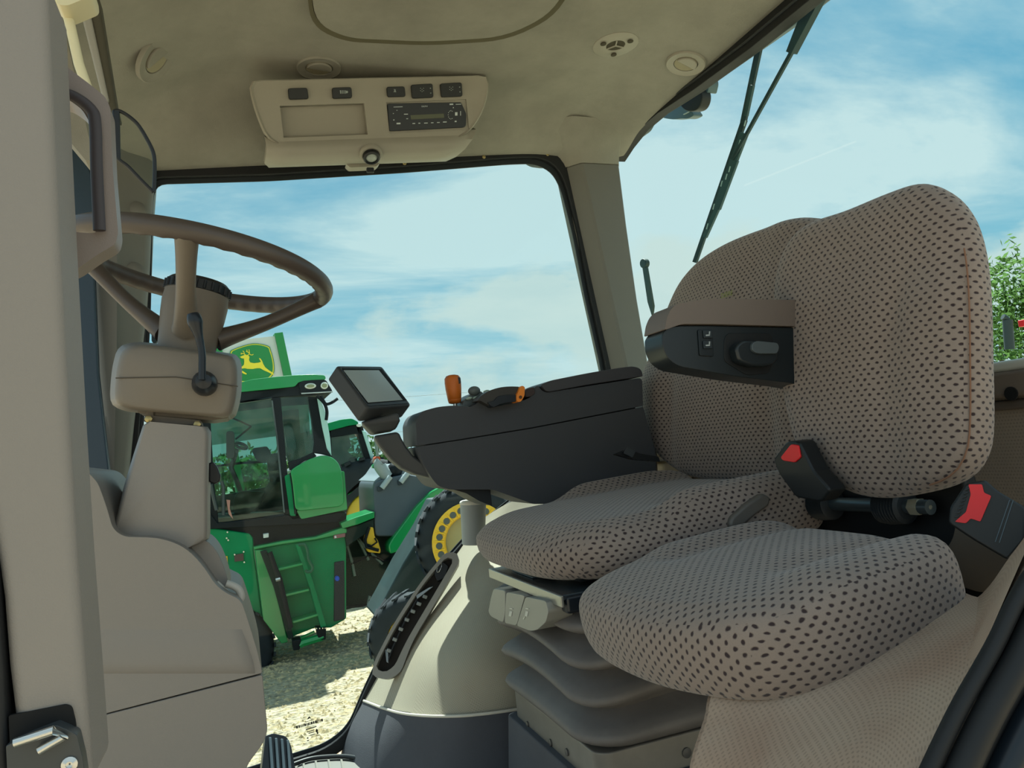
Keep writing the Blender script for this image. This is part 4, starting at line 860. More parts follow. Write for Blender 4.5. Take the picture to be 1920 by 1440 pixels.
# suspension bellows
zt_=.508; zb=.255
def rr(x0,x1,y0,y1,z_,r,tilt=0):
    out=[]
    for cx,cy,s in ((x1-r,y1-r,0),(x0+r,y1-r,1),(x0+r,y0+r,2),(x1-r,y0+r,3)):
        for k in range(7):
            q=math.pi/2*(s+k/6); out.append(V((cx+r*math.cos(q),cy+r*math.sin(q),z_+tilt*(cx-.75))))
    return out
rings=[]; N_=4; 
for i in range(N_*8+1):
    t=i/(N_*8); ph=(t*N_)%1; bul=(.5-.5*math.cos(2*math.pi*ph)); bul=bul**.7; e=-.008+.046*bul
    zz=zt_-(zt_-zb)*t; x0=.535+.008*t-e; y0=1.235-.0*t-e; ye=1.66+e; rg_=[V(q) for q in resample([tuple(p) for p in rr(x0,1.05+e,y0,ye,zz,.06+e*.6,-.0)],96)]; k_=math.sin(math.pi*min(1,t*1.05)); rings.append([V((p.x,p.y,p.z+.022*k_*(math.sin(math.pi*max(0,min(1,(p.y-1.23)/.44)))*(1 if p.x<.62 else 0)+math.sin(math.pi*max(0,min(1,(p.x-.53)/.52)))*(1 if p.y<1.32 else 0)))) for p in rg_])
rings=[[V(q) for q in resample([tuple(p) for p in r],96)] for r in rings]
b=MB(); b.loft(rings); b.build('suspension_bellows',BELL,dsat,ang=80)
b=MB(); b.loft([rr(.53,1.05,1.225,1.67,.262,.03),rr(.53,1.05,1.225,1.67,.20,.03)]); b.build('suspension_plate',METAL,dsat,bevel=.003)
b=MB(); b.loft([rr(.515,1.07,1.21,1.68,.205,.02),rr(.50,1.08,1.19,1.70,.0,.02)]); b.build('seat_pedestal',LOWER,dsat,bevel=.004)
for x,y,Yd in [(1033,1392,None),(1064,1410,None),(990,1358,None)]:
    p=WX(x,y,.53); b=MB(); b.lathe(p,(-1,0,0),[(.007,0),(.007,.003),(.003,.004)],14); b.build('rivet',mat('rivet_grey','4c4a48',.4),dsat)
p=WY(1287,1411,1.225); b=MB(); b.lathe(p,(0,-1,0),[(.009,0),(.009,.003),(.004,.004)],14); b.build('rivet',mat('rivet_grey','4c4a48'),dsat)
# top tray of the suspension
TZ=Pl((.7,1.4,.545),(0,0,1)); TYP=mat('tray_steel','8b8b85',.3,metal=.5)
b=MB(); b.prism([V((.49,1.21,.530)),V((.49,1.60,.530)),V((.80,1.62,.530)),V((.80,1.21,.530))],V((0,0,.010))); b.build('top_tray',mat('tray_top_dark','2c353b',.25),dsat,bevel=.002)
b=MB(); b.box((.488,1.405,.530),(.006,.40,.020)); b.build('tray_lip',TYP,dsat,bevel=.002)
b=MB(); b.prism([V((.51,1.40,.541)),V((.51,1.52,.541)),V((.56,1.52,.541)),V((.56,1.40,.541))],V((0,0,.002))); b.build('tray_window',mat('tray_pale','5d6c72',.3),dsat)
b=MB(); b.box((.515,1.22,.522),(.04,.03,.03)); b.build('tray_corner_bracket',NAVY,dsat,bevel=.006)
# front controls (three grey paddles)
HP=PX(.475); pm=mat('paddle_grey','84847f',.4,grain=.1)
for nm,px_ in (('height_paddle',y1((195,428),(262,440),(262,560),(250,625),(180,590),(165,560),(180,480))),('tilt_paddle',y1((268,450),(372,470),(325,640),(258,625),(262,540))),('extension_paddle',y1((376,476),(490,500),(505,560),(490,620),(440,665),(400,670),(325,640),(350,560)))):
    b=MB(); b.pp(HP,rnd(px_,5,4),.0,-.05); s=b.build(nm,pm,dsat,bevel=.006,seg=3)
    if nm!='height_paddle':
        ox=290 if nm=='tilt_paddle' else 380; mm=MB(); mm.pp(HP,y1((ox,538),(ox+16,541),(ox+15,547),(ox-1,544)),.0012,.0002); mm.pp(HP,y1((ox+0,556),(ox+14,559),(ox+8,588),(ox-6,585)),.0012,.0002)
        if nm!='tilt_paddle': mm.pp(HP,y1((ox-4,588),(ox-10,604),(ox-16,602),(ox-8,586)),.0012,.0002)
        mm.build('symbol',mat('symbol_pale','c2c2ba',.5),s,smooth=False)
for x,y in [(1032,1137),(1050,1146)]:
    b=MB(); p=WX(x,y,.512); b.lathe(p,(-1,0,0),[(.008,-.01),(.008,.003),(.002,.004)],14); b.build('mount_hole',mat('hole_navy','252b33',.5),dsat)
b=MB(); b.ell(WY(1000,1040,1.42),[(.045,-.01,0),(.0,.05,0),(0,0,.016)]); b.build('slide_lever',mat('lever_slate','4f565c',.35),dsat)
b=MB(); b.box((.74,1.43,.575),(.42,.40,.05)); b.build('seat_pan',BLACK,dsat,bevel=.01)
b=MB(); b.pp(PY(1.145),rnd([(1368,985),(1372,970),(1400,945),(1432,925),(1446,932),(1444,948),(1415,968),(1392,990),(1375,997)],6,4),.0,-.02); b.build('recline_handle',mat('handle_slate','57534f',.45),dsat,bevel=.006,seg=3)
b=MB(); b.pp(PY(1.18),rnd([(1300,1010),(1440,925),(1500,900),(1530,1020),(1470,1010),(1440,1000),(1360,1000)],8,3),.0,-.06); b.build('side_cover',mat('cover_dark_brown','38332e',.7),dsat,bevel=.008)
# left armrest
AP=PY(1.12)
b=MB(); b.pp(AP,rnd([(1240,620),(1243,600),(1250,583),(1262,572),(1320,562),(1600,567),(1600,617),(1329,610),(1270,610),(1244,620)],[3,6,10,12,20,2,2,20,10,4],4),.012,-.06); ar=b.build('armrest',ARMTOP,dsat,bevel=.014,seg=4)
bl=mat('armrest_black','1b2226',.32)
b=MB(); b.pp(AP,rnd([(1238,630),(1246,616),(1268,612),(1330,612),(1600,618),(1600,740),(1479,719),(1374,706),(1268,688),(1248,673),(1239,652)],[4,8,8,4,2,2,4,14,14,12,8],4),.006,-.055); b.build('underside_shell',bl,ar,bevel=.008,seg=3)
b=MB(); b.pp(AP,rnd(y2((355,690),(432,690),(440,835),(365,830)),3,3),.009,0); sp2=b.build('switch_plate',mat('plate_black','10171b',.3),ar,bevel=.001)
for yy in (695,752):
    b=MB(); b.pp(AP,y2((378,yy),(426,yy),(430,yy+42),(382,yy+42)),.012,.008); q_=b.build('rocker',mat('rocker_black','1e262a',.3),ar,bevel=.001)
ic=MB()
for yy in (698,752): 
    ic.pp(AP,y2((390,yy+22),(412,yy+20),(413,yy+27),(391,yy+29)),.0128,.0122); ic.pp(AP,y2((408,yy+4),(414,yy+4),(413,yy+22),(407,yy+22)),.0128,.0122)
ic.build('seat_icons',mat('icon_pale','98a0a2',.5),ar,smooth=False)
b=MB(); o1=rnd(y2((500,735),(520,708),(740,708),(765,740),(765,860),(740,925),(620,935),(500,860)),8,4); b.pp(AP,o1,.0075,.0); b.build('knob_recess',mat('recess_black','0c1013',.6),ar,bevel=.001)
b=MB(); b.pp(AP,rnd(y2((520,790),(560,755),(700,765),(750,780),(752,860),(720,890),(620,895),(540,870)),8,5),.028,.004); b.build('knob',bl,ar,bevel=.007,seg=4)
b=MB(); b.pp(AP,rnd(y2((598,780),(620,762),(735,772),(745,795),(735,830),(630,830),(600,815)),5,4),.0335,.026); b.build('knob_grip',mat('grip_grey','4a5256',.25),ar,bevel=.003)
# belt buckles
def buckle(pl,body,red,label,extra=None):
    t=thing('seatbelt_buckle',pl.at(*body[0]),label,'buckle','seat belt buckles with red buttons')
    b=MB(); b.pp(pl,rnd(body,7,4),.0,-.035); b.build('body',mat('buckle_black','15191c',.4),t,bevel=.006,seg=3)
    b=MB(); b.pp(pl,rnd(red,3,3),.003,-.01); b.build('release_button',RED,t,bevel=.002)
    return t
t=buckle(PX(.88),y4((360,205),(445,90),(520,90),(560,170),(610,270),(720,395),(660,470),(500,440),(400,300)),y4((415,190),(480,108),(525,115),(540,190),(505,222),(430,210)),'black seat belt buckle with red button at the driver seat, left of the near backrest')
nbk=Pl(WX(1850,970,.90),(-.8,-.6,.15))
t=buckle(nbk,y4((1450,600),(1460,500),(1560,350),(1680,330),(1760,400),(1930,500),(1930,700),(1820,830),(1600,700)),y4((1575,358),(1660,358),(1672,410),(1718,430),(1650,590),(1590,570),(1560,600),(1490,590),(1560,530),(1590,420)),'black seat belt buckle with long red button right of the near passenger backrest')
for k in range(8):
    x,y=1560-k*9,390+k*24; b=MB(); b.pp(nbk,y4((x-8,y),(x+22,y-10),(x+24,y-2),(x-6,y+8)),.004,0); b.build('grip_tooth',mat('tooth_black','23282c',.4),t,bevel=.0005)
b=MB(); b.pp(nbk,y4((1850,455),(1856,455),(1770,720),(1764,720)),.0015,0); b.pp(nbk,y4((1828,455),(1834,455),(1745,715),(1739,715)),.0015,0); b.build('webbing_stitch',mat('stitch_grey','4b5a64',.6),t)
# loose belt tongue on the driver's far side
bt=thing('belt_tongue',WY(1190,855,1.6),'dark seat belt tongue lying at the far back of the driver cushion','belt')
b=MB(); b.pp(PY(1.6),rnd([(1155,852),(1180,842),(1200,850),(1235,856),(1238,866),(1190,862)],3,3),0,-.02); b.build('strap',BLACK,bt,bevel=.002)
b=MB(); b.pp(PY(1.59),rnd([(1176,838),(1192,846),(1186,858),(1170,850)],2,3),.0,-.004); b.build('tongue',mat('tongue_dark','3b4044',.3),bt)
# ================================================================ OUTSIDE the cab
# our own roof edge, work lamps and wiper seen through the rear glass
ro_=thing('roof_overhang',(1.42,1.3,1.7),'grey outer roof lip of the cab beyond the rear glass','roof edge')
S=PX(1.44)
b=MB(); b.pp(S,[(1236,214),(1300,172),(1340,150),(1500,38),(1540,5),(1700,-115),(1500,-120),(1236,190)],0,-.02); b.build('roof_lip',mat('roof_slate','5f737d',.4),ro_,bevel=.006)
b=MB(); b.pp(PX(1.42),[(1300,160),(1530,10),(1600,-40),(1560,-60),(1290,140)],0,-.02); b.build('roof_rib',mat('rib_slate','3c4850',.4),ro_,bevel=.004)
wl=mat('lamp_housing','2b2c2c',.5); wl2=mat('lamp_housing_slate','5b7077',.4)
def lamp(label,bodies):
    t=thing('work_lamp',PX(1.42).at(*bodies[0][1][0]),label,'lamp','work lamps under the outer roof lip')
    for nm,px_,h0,h1,m_ in bodies:
        px_=[(x-13,y+3) for x,y in px_]
        b=MB(); b.pp(PX(1.41),px_,h0,max(h1,h0-.035)); b.build(nm,m_,t,bevel=.006,seg=3)
lamp('large round dark work lamp under the roof lip outside the rear glass',[('housing',rnd(v3((1075,400),(1200,240),(1340,250),(1440,420),(1430,560),(1370,670),(1230,705),(1120,640),(1075,520)),8,4),.02,-.05,wl),('bracket',rnd(v3((1330,180),(1440,150),(1465,270),(1430,420),(1380,400),(1340,300)),5,3),.0,-.04,wl2)])
lamp('pale bulbous work lamp beside the large dark one outside the rear glass',[('housing',rnd(v3((600,740),(800,560),(1060,430),(1110,680),(1160,740),(1060,795),(960,790),(840,805),(700,785)),6,4),-.02,-.08,wl2),('lens_slot',v3((1005,725),(1085,685),(1092,692),(1012,736)),-.015,-.03,WHITE)])
lamp('small dark work lamp nearest the rear right pillar',[('housing',rnd(v3((130,1210),(300,950),(510,800),(525,860),(460,980),(350,1060),(270,1120),(250,1180),(160,1220)),5,3),.0,-.05,mat('lamp_dim','47545a',.5))])
wi=thing('rear_wiper',PX(1.40).at(1380,300),'long dark rear window wiper hanging across the rear glass','wiper')
WPm=mat('wiper_slate','2f4448',.5); WP=PX(1.40)
def bar(pts,wa,m_,nm,h=0,t_=.008):
    for_=[]
    (x0,y0,w0),(x1,y1_,w1)=pts; d_=math.hypot(x1-x0,y1_-y0); nx,ny=-(y1_-y0)/d_,(x1-x0)/d_
    b=MB(); b.pp(WP,[(x0-nx*w0/2,y0-ny*w0/2),(x0+nx*w0/2,y0+ny*w0/2),(x1+nx*w1/2,y1_+ny*w1/2),(x1-nx*w1/2,y1_-ny*w1/2)],h,h-t_); return b.build(nm,m_,wi,bevel=.001)
bar([(1426,84,10),(1395,230,9)],0,WPm,'blade',.006); bar([(1396,225,9),(1303,492,7)],0,WPm,'blade',.004)
for (x0,y0),(x1,y1_),w_ in [((1412,160),(1400,218),5),((1396,250),(1378,300),14),((1378,300),(1345,392),14),((1345,392),(1322,445),8)]:
    bar([(x0+3,y0,w_),(x1+3,y1_,w_*.8)],0,mat('wiper_mid','3d565a',.5),'claw',.010)
for x,y in [(1401,232),(1391,268),(1372,318),(1366,332),(1357,345),(1342,388),(1330,425)]:
    bar([(x+3,y-6,1.8),(x+0,y+5,1.8)],0,mat('wiper_gap','bccdd0',.6),'slot',.0115,.002)
bar([(1545,-20,26),(1490,100,11)],0,WPm,'arm_base',.02,.02); bar([(1492,98,6),(1380,300,4.5)],0,WPm,'arm',.016)
# hood / machine glimpsed at right, tree
tr=thing('ground',(0,0,-1.45),'pale straw-strewn gravel yard',kind='structure')
gm=D.materials.new('yard_ground'); gm.use_nodes=True; N=NT(gm.node_tree); pos=N.n('ShaderNodeNewGeometry').outputs['Position']
a1=N.n('ShaderNodeTexNoise',inp={0:pos,'Scale':9.,'Detail':8.,'Roughness':.75}).outputs[0]; a2=N.n('ShaderNodeTexNoise',inp={0:pos,'Scale':.7,'Detail':4.}).outputs[0]
a3=N.n('ShaderNodeTexVoronoi',inp={0:pos,'Scale':22.}).outputs[0]
c=N.mix(N.ramp(a1,[(.38,(0,0,0,1)),(.62,(1,1,1,1))]),lin('625844'),lin('c4b28e')); c=N.mix(N.ramp(a2,[(.52,(0,0,0,1)),(.66,(.6,.6,.6,1))]),c,lin('8a9660')); c=N.mix(N.m('MULTIPLY',a3,.5),c,lin('d8cfb8'))
bb=N.n('ShaderNodeBsdfPrincipled',inp={'Base Color':c,'Roughness':.95}); bp=N.n('ShaderNodeBump',inp={'Height':N.m('ADD',a1,a3),'Strength':.9,'Distance':.05}); N.nt.links.new(bp.outputs[0],bb.inputs['Normal']); N.nt.links.new(bb.outputs[0],N.n('ShaderNodeOutputMaterial').inputs[0])
b=MB(); b.prism([V(p) for p in [(-90,-40,-1.45),(150,-40,-1.45),(150,160,-1.45),(-90,160,-1.45)]],V((0,0,-.3))); b.build('yard_surface',gm,tr,smooth=False)
b=MB(); rg=random.Random(3)
for k in range(9000):
    x=rg.uniform(-2.2,3.4); y=rg.uniform(4.3,11.5); s=rg.uniform(.008,.028); q=rg.uniform(0,6.3); ca,sa_=math.cos(q)*s*rg.uniform(1,2.5),math.sin(q)*s; z_=-1.45
    b.add([V((x-ca,y-sa_,z_)),V((x+sa_*.6,y-ca*.5,z_)),V((x+ca,y+sa_,z_)),V((x-sa_*.6,y+ca*.5,z_)),V((x,y,z_+s*rg.uniform(.5,1.1)))],[[0,1,4],[1,2,4],[2,3,4],[3,0,4]])
o=b.build('loose_gravel',mat('straw_stone','bba985',.9,mottle=.5,ms=30),None,smooth=False); tag(o,'loose pale gravel and straw bits strewn over the yard','gravel',kind='stuff')
def foliage(name,c,R_,n_,s_,m_,parent,seed):
    rg=random.Random(seed); b=MB()
    for k in range(n_):
        d_=V((rg.gauss(0,1),rg.gauss(0,1),rg.gauss(0,1))).normalized()*(rg.random()**.4); lump=1+.25*math.sin(d_.x*7+seed)*math.cos(d_.z*6)
        p=V(c)+V((d_.x*R_[0],d_.y*R_[1],d_.z*R_[2]))*lump; a=V((rg.gauss(0,1),rg.gauss(0,1),rg.gauss(0,1))).normalized()*s_*rg.uniform(.6,1.3); q=a.orthogonal().normalized()*a.length*.55
        b.add([p-a,p+q,p+a,p-q],[[0,1,2,3]])
    return b.build(name,m_,parent,smooth=False)
LEAF=[mat('leaf_a','587a3c',.9,mottle=.3,ms=1,spec=.05),mat('leaf_b','3f5f33',.9,mottle=.3,ms=1,spec=.05)]
def tree(c,R_,n_,s_,m_,label,seed,h):
    t=thing('tree',(c[0],c[1],-1.45),label,'tree')
    b=MB(); b.tube([V((c[0],c[1],-1.5)),V((c[0],c[1],c[2]*.6)),V((c[0]+.1,c[1],c[2]))],[.2,.14,.05],8); b.build('trunk',BARK,t)
    foliage('crown',c,R_,n_,s_,m_,t,seed)
p=WD(1930,575,24); tree(p,(1.6,1.6,2.0),2600,.13,LEAF[0],'light green leafy tree beyond the rear glass at the right edge',3,6)
p=WD(1872,640,38); tree(p,(2.4,2.4,2.2),1800,.14,LEAF[1],'darker low leafy tree behind the exhaust stack at the right edge',5,6)
ex_=thing('exhaust_stack',WD(1895,660,9),'dark exhaust stack of a parked machine at the right edge','exhaust')
b=MB(); b.tube([WD(1893,655,9),WD(1889,600,9)],.055,14); b.build('stack',mat('stack_dark','2c3a3e',.5),ex_)
b=MB(); b.tube(cat([WD(1889,602,9),WD(1886,597,9),WD(1880,594,9)],4,False),.035,10); b.build('outlet_pipe',mat('stack_dark','2c3a3e'),ex_)
b=MB(); b.box(WD(1919,606,9),(.08,.08,.08)); b.build('beacon',RED,ex_,bevel=.01)
# ---------------- sign
sg=thing('dealer_sign',WY(480,740,30)-V((0,0,3)),'white roadside sign with a green badge and leaping yellow deer','sign')
G_=Pl(WY(470,680,30),(.1,-1,0))
b=MB(); b.pp(G_,z7((105,80),(520,35),(590,440),(130,480)),0,-.25); b.build('board',mat('sign_white','c9cfce',.5),sg)
b=MB(); b.pp(G_,z7((495,22),(550,15),(640,440),(900,1580),(850,1580),(585,440)),.15,-.35); b.build('post',SIGNG,sg)
b=MB(); b.pp(G_,z7((68,72),(124,64),(180,480),(370,1580),(315,1580),(120,480)),.15,-.35); b.build('post',SIGNG,sg)
bd=cat(z7((186,158),(215,128),(345,90),(450,106),(472,140),(494,225),(490,300),(440,345),(330,362),(235,356),(205,330),(188,240)),4)
bcx,bcy=z7((340,228))[0]
b=MB(); b.pp(G_,bd,.05,0); b.build('badge_edge',SIGNG,sg,smooth=False)
b=MB(); b.pp(G_,[(bcx+(x-bcx)*.965,bcy+(y-bcy)*.965) for x,y in bd],.07,.04); b.build('badge_border',SIGNY,sg,smooth=False)
b=MB(); b.pp(G_,[(bcx+(x-bcx)*.92,bcy+(y-bcy)*.92) for x,y in bd],.09,.05); b.build('badge_field',SIGNG,sg,smooth=False)
b=MB()
b.pp(G_,z7((256,184),(275,176),(290,170),(312,172),(322,184),(318,205),(326,222),(352,228),(385,224),(402,218),(392,202),(388,192),(398,196),(410,214),(416,232),(430,256),(455,276),(486,296),(490,310),(478,304),(452,290),(420,276),(395,262),(372,262),(342,268),(306,266),(290,262),(266,266),(262,274),(288,290),(303,300),(300,306),(282,300),(256,284),(246,270),(250,260),(272,250),(284,238),(286,215),(284,196),(268,194)),.11,.08)
for pts in ([(300,174),(282,162),(262,158)],[(288,166),(284,150),(276,142)],[(276,160),(262,166)],[(310,174),(322,160),(318,132)],[(321,158),(306,148),(304,134)],[(322,166),(338,172),(350,166)],[(306,150),(298,144)]):
    for i in range(len(pts)-1):
        (xa,ya),(xb,yb)=pts[i],pts[i+1]; d_=math.hypot(xb-xa,yb-ya); nx,ny=-(yb-ya)/d_*2.6,(xb-xa)/d_*2.6
        b.pp(G_,z7((xa-nx,ya-ny),(xb-nx*.6,yb-ny*.6),(xb+nx*.6,yb+ny*.6),(xa+nx,ya+ny)),.11,.08)
b.build('deer_emblem',SIGNY,sg,smooth=False)
# ---------------- green high-clearance machine
sy=thing('field_sprayer',WZ(560,1205,-1.45),'large green farm machine with glazed cab and ladder, facing left across the yard','farm machine')
YB=9.6
def S_(nm,pix,m_,h0=0,h1=-.3,Y=YB,bevel=.01,par=None,sm=True):
    b=MB(); b.pp(PY(Y),pix,h0,h1); return b.build(nm,m_,par or sy,bevel=bevel,smooth=sm)
S_('roof',rnd(z7((100,400),(240,366),(345,340),(500,322),(640,310),(770,306),(845,312),(852,342),(750,346),(660,360),(640,390),(240,430),(100,450)),6,3),GREEN,.05,-1.6,bevel=.03)
S_('roof_header',z7((100,448),(240,428),(650,386),(668,350),(850,342),(896,428),(820,442),(700,448),(540,458),(240,494),(100,510)),DKM,0,-1.5)
lp=S_('lamp_pod',rnd(z7((662,372),(690,350),(850,344),(895,420),(880,432),(680,440)),4,3),DKM,.06,-.1)
for x,y,rx,ry in [(742,388,40,20),(838,385,26,25)]:
    q=z7((x,y))[0]; S_('work_light',ellp(q[0],q[1],rx/3.692,ry/3.692,20,-.05),mat('light_silver','d7dbd2',.2,metal=.3),.09,.0)
    S_('light_reflector',ellp(q[0],q[1],rx*.7/3.692,ry*.6/3.692,16,-.05),mat('light_olive','8b916f',.3),.10,.05)
S_('chrome_strip',z7((678,436),(790,430),(895,424),(896,430),(790,437),(680,443)),STEEL,.09,.04,bevel=0)
b=MB(); b.tube([PY(YB-.1).at(*q) for q in cat(z7((790,450),(840,500),(860,560),(855,620)),5,False)],.02,6); b.build('mirror_stay',DKM,sy)
b=MB(); b.tube([PY(YB-.1).at(*q) for q in cat(z7((820,450),(850,505),(890,500),(935,470)),5,False)],.018,6); b.build('mirror_stay',DKM,sy)
# cab frame
S_('rear_pillar_middle',z9((655,30),(755,32),(800,520),(840,1000),(862,1245),(790,1245),(760,800),(710,400)),DKM,.0,-.14)
S_('rear_pillar',z9((1035,20),(1130,25),(1180,330),(1235,560),(1300,645),(1190,615),(1090,600),(1102,500),(1080,250)),DKM,.0,-.2)
S_('corner_glass_strip',z9((1132,40),(1165,40),(1225,200),(1268,450),(1282,640),(1232,560),(1182,330)),mat('pale_glass_edge','a9d2d0',.2),.01,-.05)
S_('door_top_rail',z9((0,100),(270,88),(660,26),(664,44),(272,104),(0,118)),mat('rail_grey','5a6668',.4),.02,-.06)
S_('window_bottom_rail',z9((830,700),(960,660),(1095,596),(1130,640),(1000,690),(850,790)),DKM,.0,-.1)
S_('cab_sill',z9((0,1200),(100,1330),(500,1290),(835,1245),(880,1290),(1425,1215),(1340,1325),(0,1395)),DKM,.04,-1.4)
S_('front_pillar',z9((-60,40),(10,40),(60,900),(110,1340),(40,1340),(-60,900)),DKM,.0,-.14)
S_('door_frame_edge',z9((655,60),(672,60),(720,430),(770,900),(800,1225),(784,1225),(752,900),(705,430)),mat('rail_grey','5a6668'),.03,-.02)
S_('side_pane',z9((0,110),(270,96),(662,38),(720,430),(770,900),(790,1235),(110,1330),(0,1240)),TGLASS,-.02,-.04,bevel=0,sm=False)
S_('side_pane',z9((750,30),(1040,20),(1085,250),(1102,500),(1090,600),(840,700),(800,430)),TGLASS,-.02,-.04,bevel=0,sm=False)
S_('far_roof_liner',z9((0,110),(270,60),(1040,20),(1060,420),(700,430),(280,490),(0,530)),mat('liner_teal_grey','a5bdb4',.7),0,-.05,Y=YB+1.45,bevel=0)
S_('far_window_rail',z9((0,740),(320,700),(740,670),(740,700),(320,724),(0,765)),DKM,0,-.06,Y=YB+1.45,bevel=0)
S_('far_cab_side',z9((0,1060),(160,1040),(600,960),(640,900),(840,860),(850,1250),(0,1340)),mat('cab_inner_dark','46504a',.8,mottle=.4,ms=3),0,-.06,Y=YB+1.4,bevel=0)
S_('far_rear_panel',z9((780,170),(940,150),(960,400),(1050,380),(1090,500),(1090,600),(840,720),(800,600)),mat('cab_inner_grey','5e7468',.8,mottle=.4,ms=3),0,-.06,Y=YB+1.4,bevel=0)
S_('door_mirror',rnd(z9((188,375),(275,380),(278,660),(190,665)),6,3),mat('mirror_dark','2e3a38',.4),.0,-.05,Y=YB-.2)
S_('cab_monitor',rnd(z9((452,575),(475,552),(615,535),(660,610),(600,700),(500,682)),4,3),DKM,0,-.06,Y=YB+.7)
S_('cab_control_panel',z9((605,620),(760,600),(775,905),(640,905)),mat('panel_dark','2a3030',.6),0,-.2,Y=YB+.8)
S_('cab_seat',rnd(z9((270,1060),(330,1000),(600,1010),(560,1140),(420,1240),(260,1240)),6,3),SEATD,0,-.4,Y=YB+.6)
b=MB(); b.tube([PY(YB+.5).at(*q) for q in ellp(*z9((345,532))[0],11,4,20,.35)],.02,6,closed=True); b.build('cab_steering_wheel',DKM,sy)
b=MB(); b.tube([PY(YB+.5).at(*q) for q in z9((300,560),(240,760),(300,900),(335,1000))],.03,6); b.build('cab_steering_column',DKM,sy)
b=MB(); b.tube([PY(YB+.05).at(*q) for q in z9((450,330),(280,255),(100,180))],.012,5); b.tube([PY(YB+.05).at(*q) for q in z9((450,330),(285,465))],.012,5); b.build('wiper_linkage',DKM,sy)
b=MB(); b.tube([PY(YB-.05).at(*q) for q in z9((30,930),(60,1080),(90,1200))],.02,6); b.tube([PY(YB-.05).at(*q) for q in z9((140,900),(160,960),(160,1250))],.02,6); b.build('door_grab_rails',mat('rail_dark_grey','3a4244',.5),sy)
S_('warning_tape',z9((190,1090),(230,1095),(225,1180),(260,1290),(215,1240)),mat('tape_red_white','b88478',.6),.01,-.02,bevel=0)
S_('cab_under_shade',z8((-100,200),(420,178),(724,165),(716,245),(560,300),(252,345),(235,280),(-100,240)),DKM,-.05,-1.4)  # dark filler slab standing in for the shade below the cab sill
# rear pod
S_('rear_pod',rnd(z9((850,790),(900,750),(1060,662),(1185,628),(1270,645),(1340,700),(1375,780),(1390,900),(1405,1120),(1360,1160),(945,1205),(900,1180),(870,900)),[6,6,10,10,10,8,8,8,6,6,6,6,6],4),GREEN,.10,-1.2,bevel=.05)
S_('pod_shelf',rnd(z9((915,1200),(1400,1130),(1385,790),(1410,800),(1440,1190),(965,1290)),3,3),GREEN,.06,-1.2,bevel=.02)
S_('pod_side_strip',rnd(z9((793,845),(845,820),(880,1000),(910,1260),(850,1255),(815,1000)),3,3),GREEN2,.04,-.6,bevel=.015)
S_('pod_latch_bar',z9((845,815),(862,812),(890,1000),(915,1235),(895,1240),(870,1000)),DKM,.07,0,bevel=.005)
# body
S_('front_body_panel',z8((-120,220),(100,246),(235,268),(252,290),(256,350),(300,690),(200,612),(0,540),(-120,500)),GREEN2,.0,-1.6,bevel=.02)
S_('platform_top',z8((252,330),(400,300),(560,280),(690,234),(715,240),(716,262),(560,296),(400,318),(256,345)),GREEN,.12,-1.5,bevel=.015)
S_('rear_body_box',z8((256,342),(400,318),(560,296),(715,262),(716,690),(640,735),(560,735),(420,790),(300,690)),GREEN2,.06,-1.5,bevel=.02)
S_('body_edge_wedge',z8((262,345),(300,345),(345,470),(425,800),(392,808),(302,690)),GREEN,.12,-.05,bevel=.01)
S_('exhaust_strip',z8((655,408),(704,400),(706,690),(652,702)),mat('strip_dark','22262c',.6),.09,.0)
S_('blue_cap',ellp(*z8((667,487))[0],4.5,5,14),mat('cap_blue','1e4fc0',.4),.13,.08)
for px_,m_ in ((z8((100,384),(124,380),(126,414),(102,418)),YEL),(z8((158,374),(204,366),(205,402),(160,408)),mat('decal_brown','54403c',.6)),(z8((302,268),(328,264),(328,282),(303,286)),mat('decal_white','c8d0cc',.6)),(z8((650,272),(706,262),(706,280),(650,290)),mat('decal_rose','8a5a5c',.6))):
    S_('decal',px_,m_,.13 if px_[0][1]<1010 and px_[0][0]>480 else .02,0,bevel=0)
S_('decal_mark',z8((108,390),(120,388),(121,410),(110,412)),DKM,.025,.0,bevel=0)
S_('deer_decal',z8((653,276),(660,274),(664,284),(654,287)),WHITE,.135,.1,bevel=0)
for x,y in [(124,260),(128,300),(120,290),(160,372),(205,358),(208,410),(122,418),(284,408)]:
    q=z8((x,y))[0]; S_('panel_bolt',dot(q[0],q[1],1.6),STEEL,.03,0,bevel=0)
# ladder as parts
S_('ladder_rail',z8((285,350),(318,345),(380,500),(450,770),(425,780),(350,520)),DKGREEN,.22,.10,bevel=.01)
S_('ladder_rail',z8((458,318),(478,314),(540,480),(610,715),(582,722),(525,520)),GREEN2,.22,.10,bevel=.01)
for ya,yb,xa,xb in [(430,402,368,490),(555,528,405,522),(686,650,442,565)]:
    S_('ladder_step',z8((xa,ya),(xb,yb),(xb+3,yb+12),(xa+4,ya+14)),GREEN,.26,-.1,bevel=.01)
b=MB(); b.tube(cat([PY(YB-.3).at(*q) for q in z8((478,325),(505,322),(522,345),(530,400),(548,430),(545,452),(525,460),(515,450))],4,False),.018,8); b.build('ladder_handrail',mat('rail_teal','1c5a40',.4),sy)
b=MB(); b.tube([PY(YB-.32).at(*q) for q in z8((322,372),(335,362),(362,440),(385,495),(440,740))],.03,8); b.build('ladder_handrail',DKM,sy)
b=MB(); b.tube([PY(YB-.34).at(*q) for q in z8((365,500),(388,494))],.025,8); b.build('rail_clip',STEEL,sy)
S_('step_bracket',z8((440,782),(486,776),(478,828),(448,832)),DKM,.24,.06,bevel=.01); S_('step_bracket',z8((558,722),(608,718),(606,778),(570,782)),DKM,.24,.06,bevel=.01)
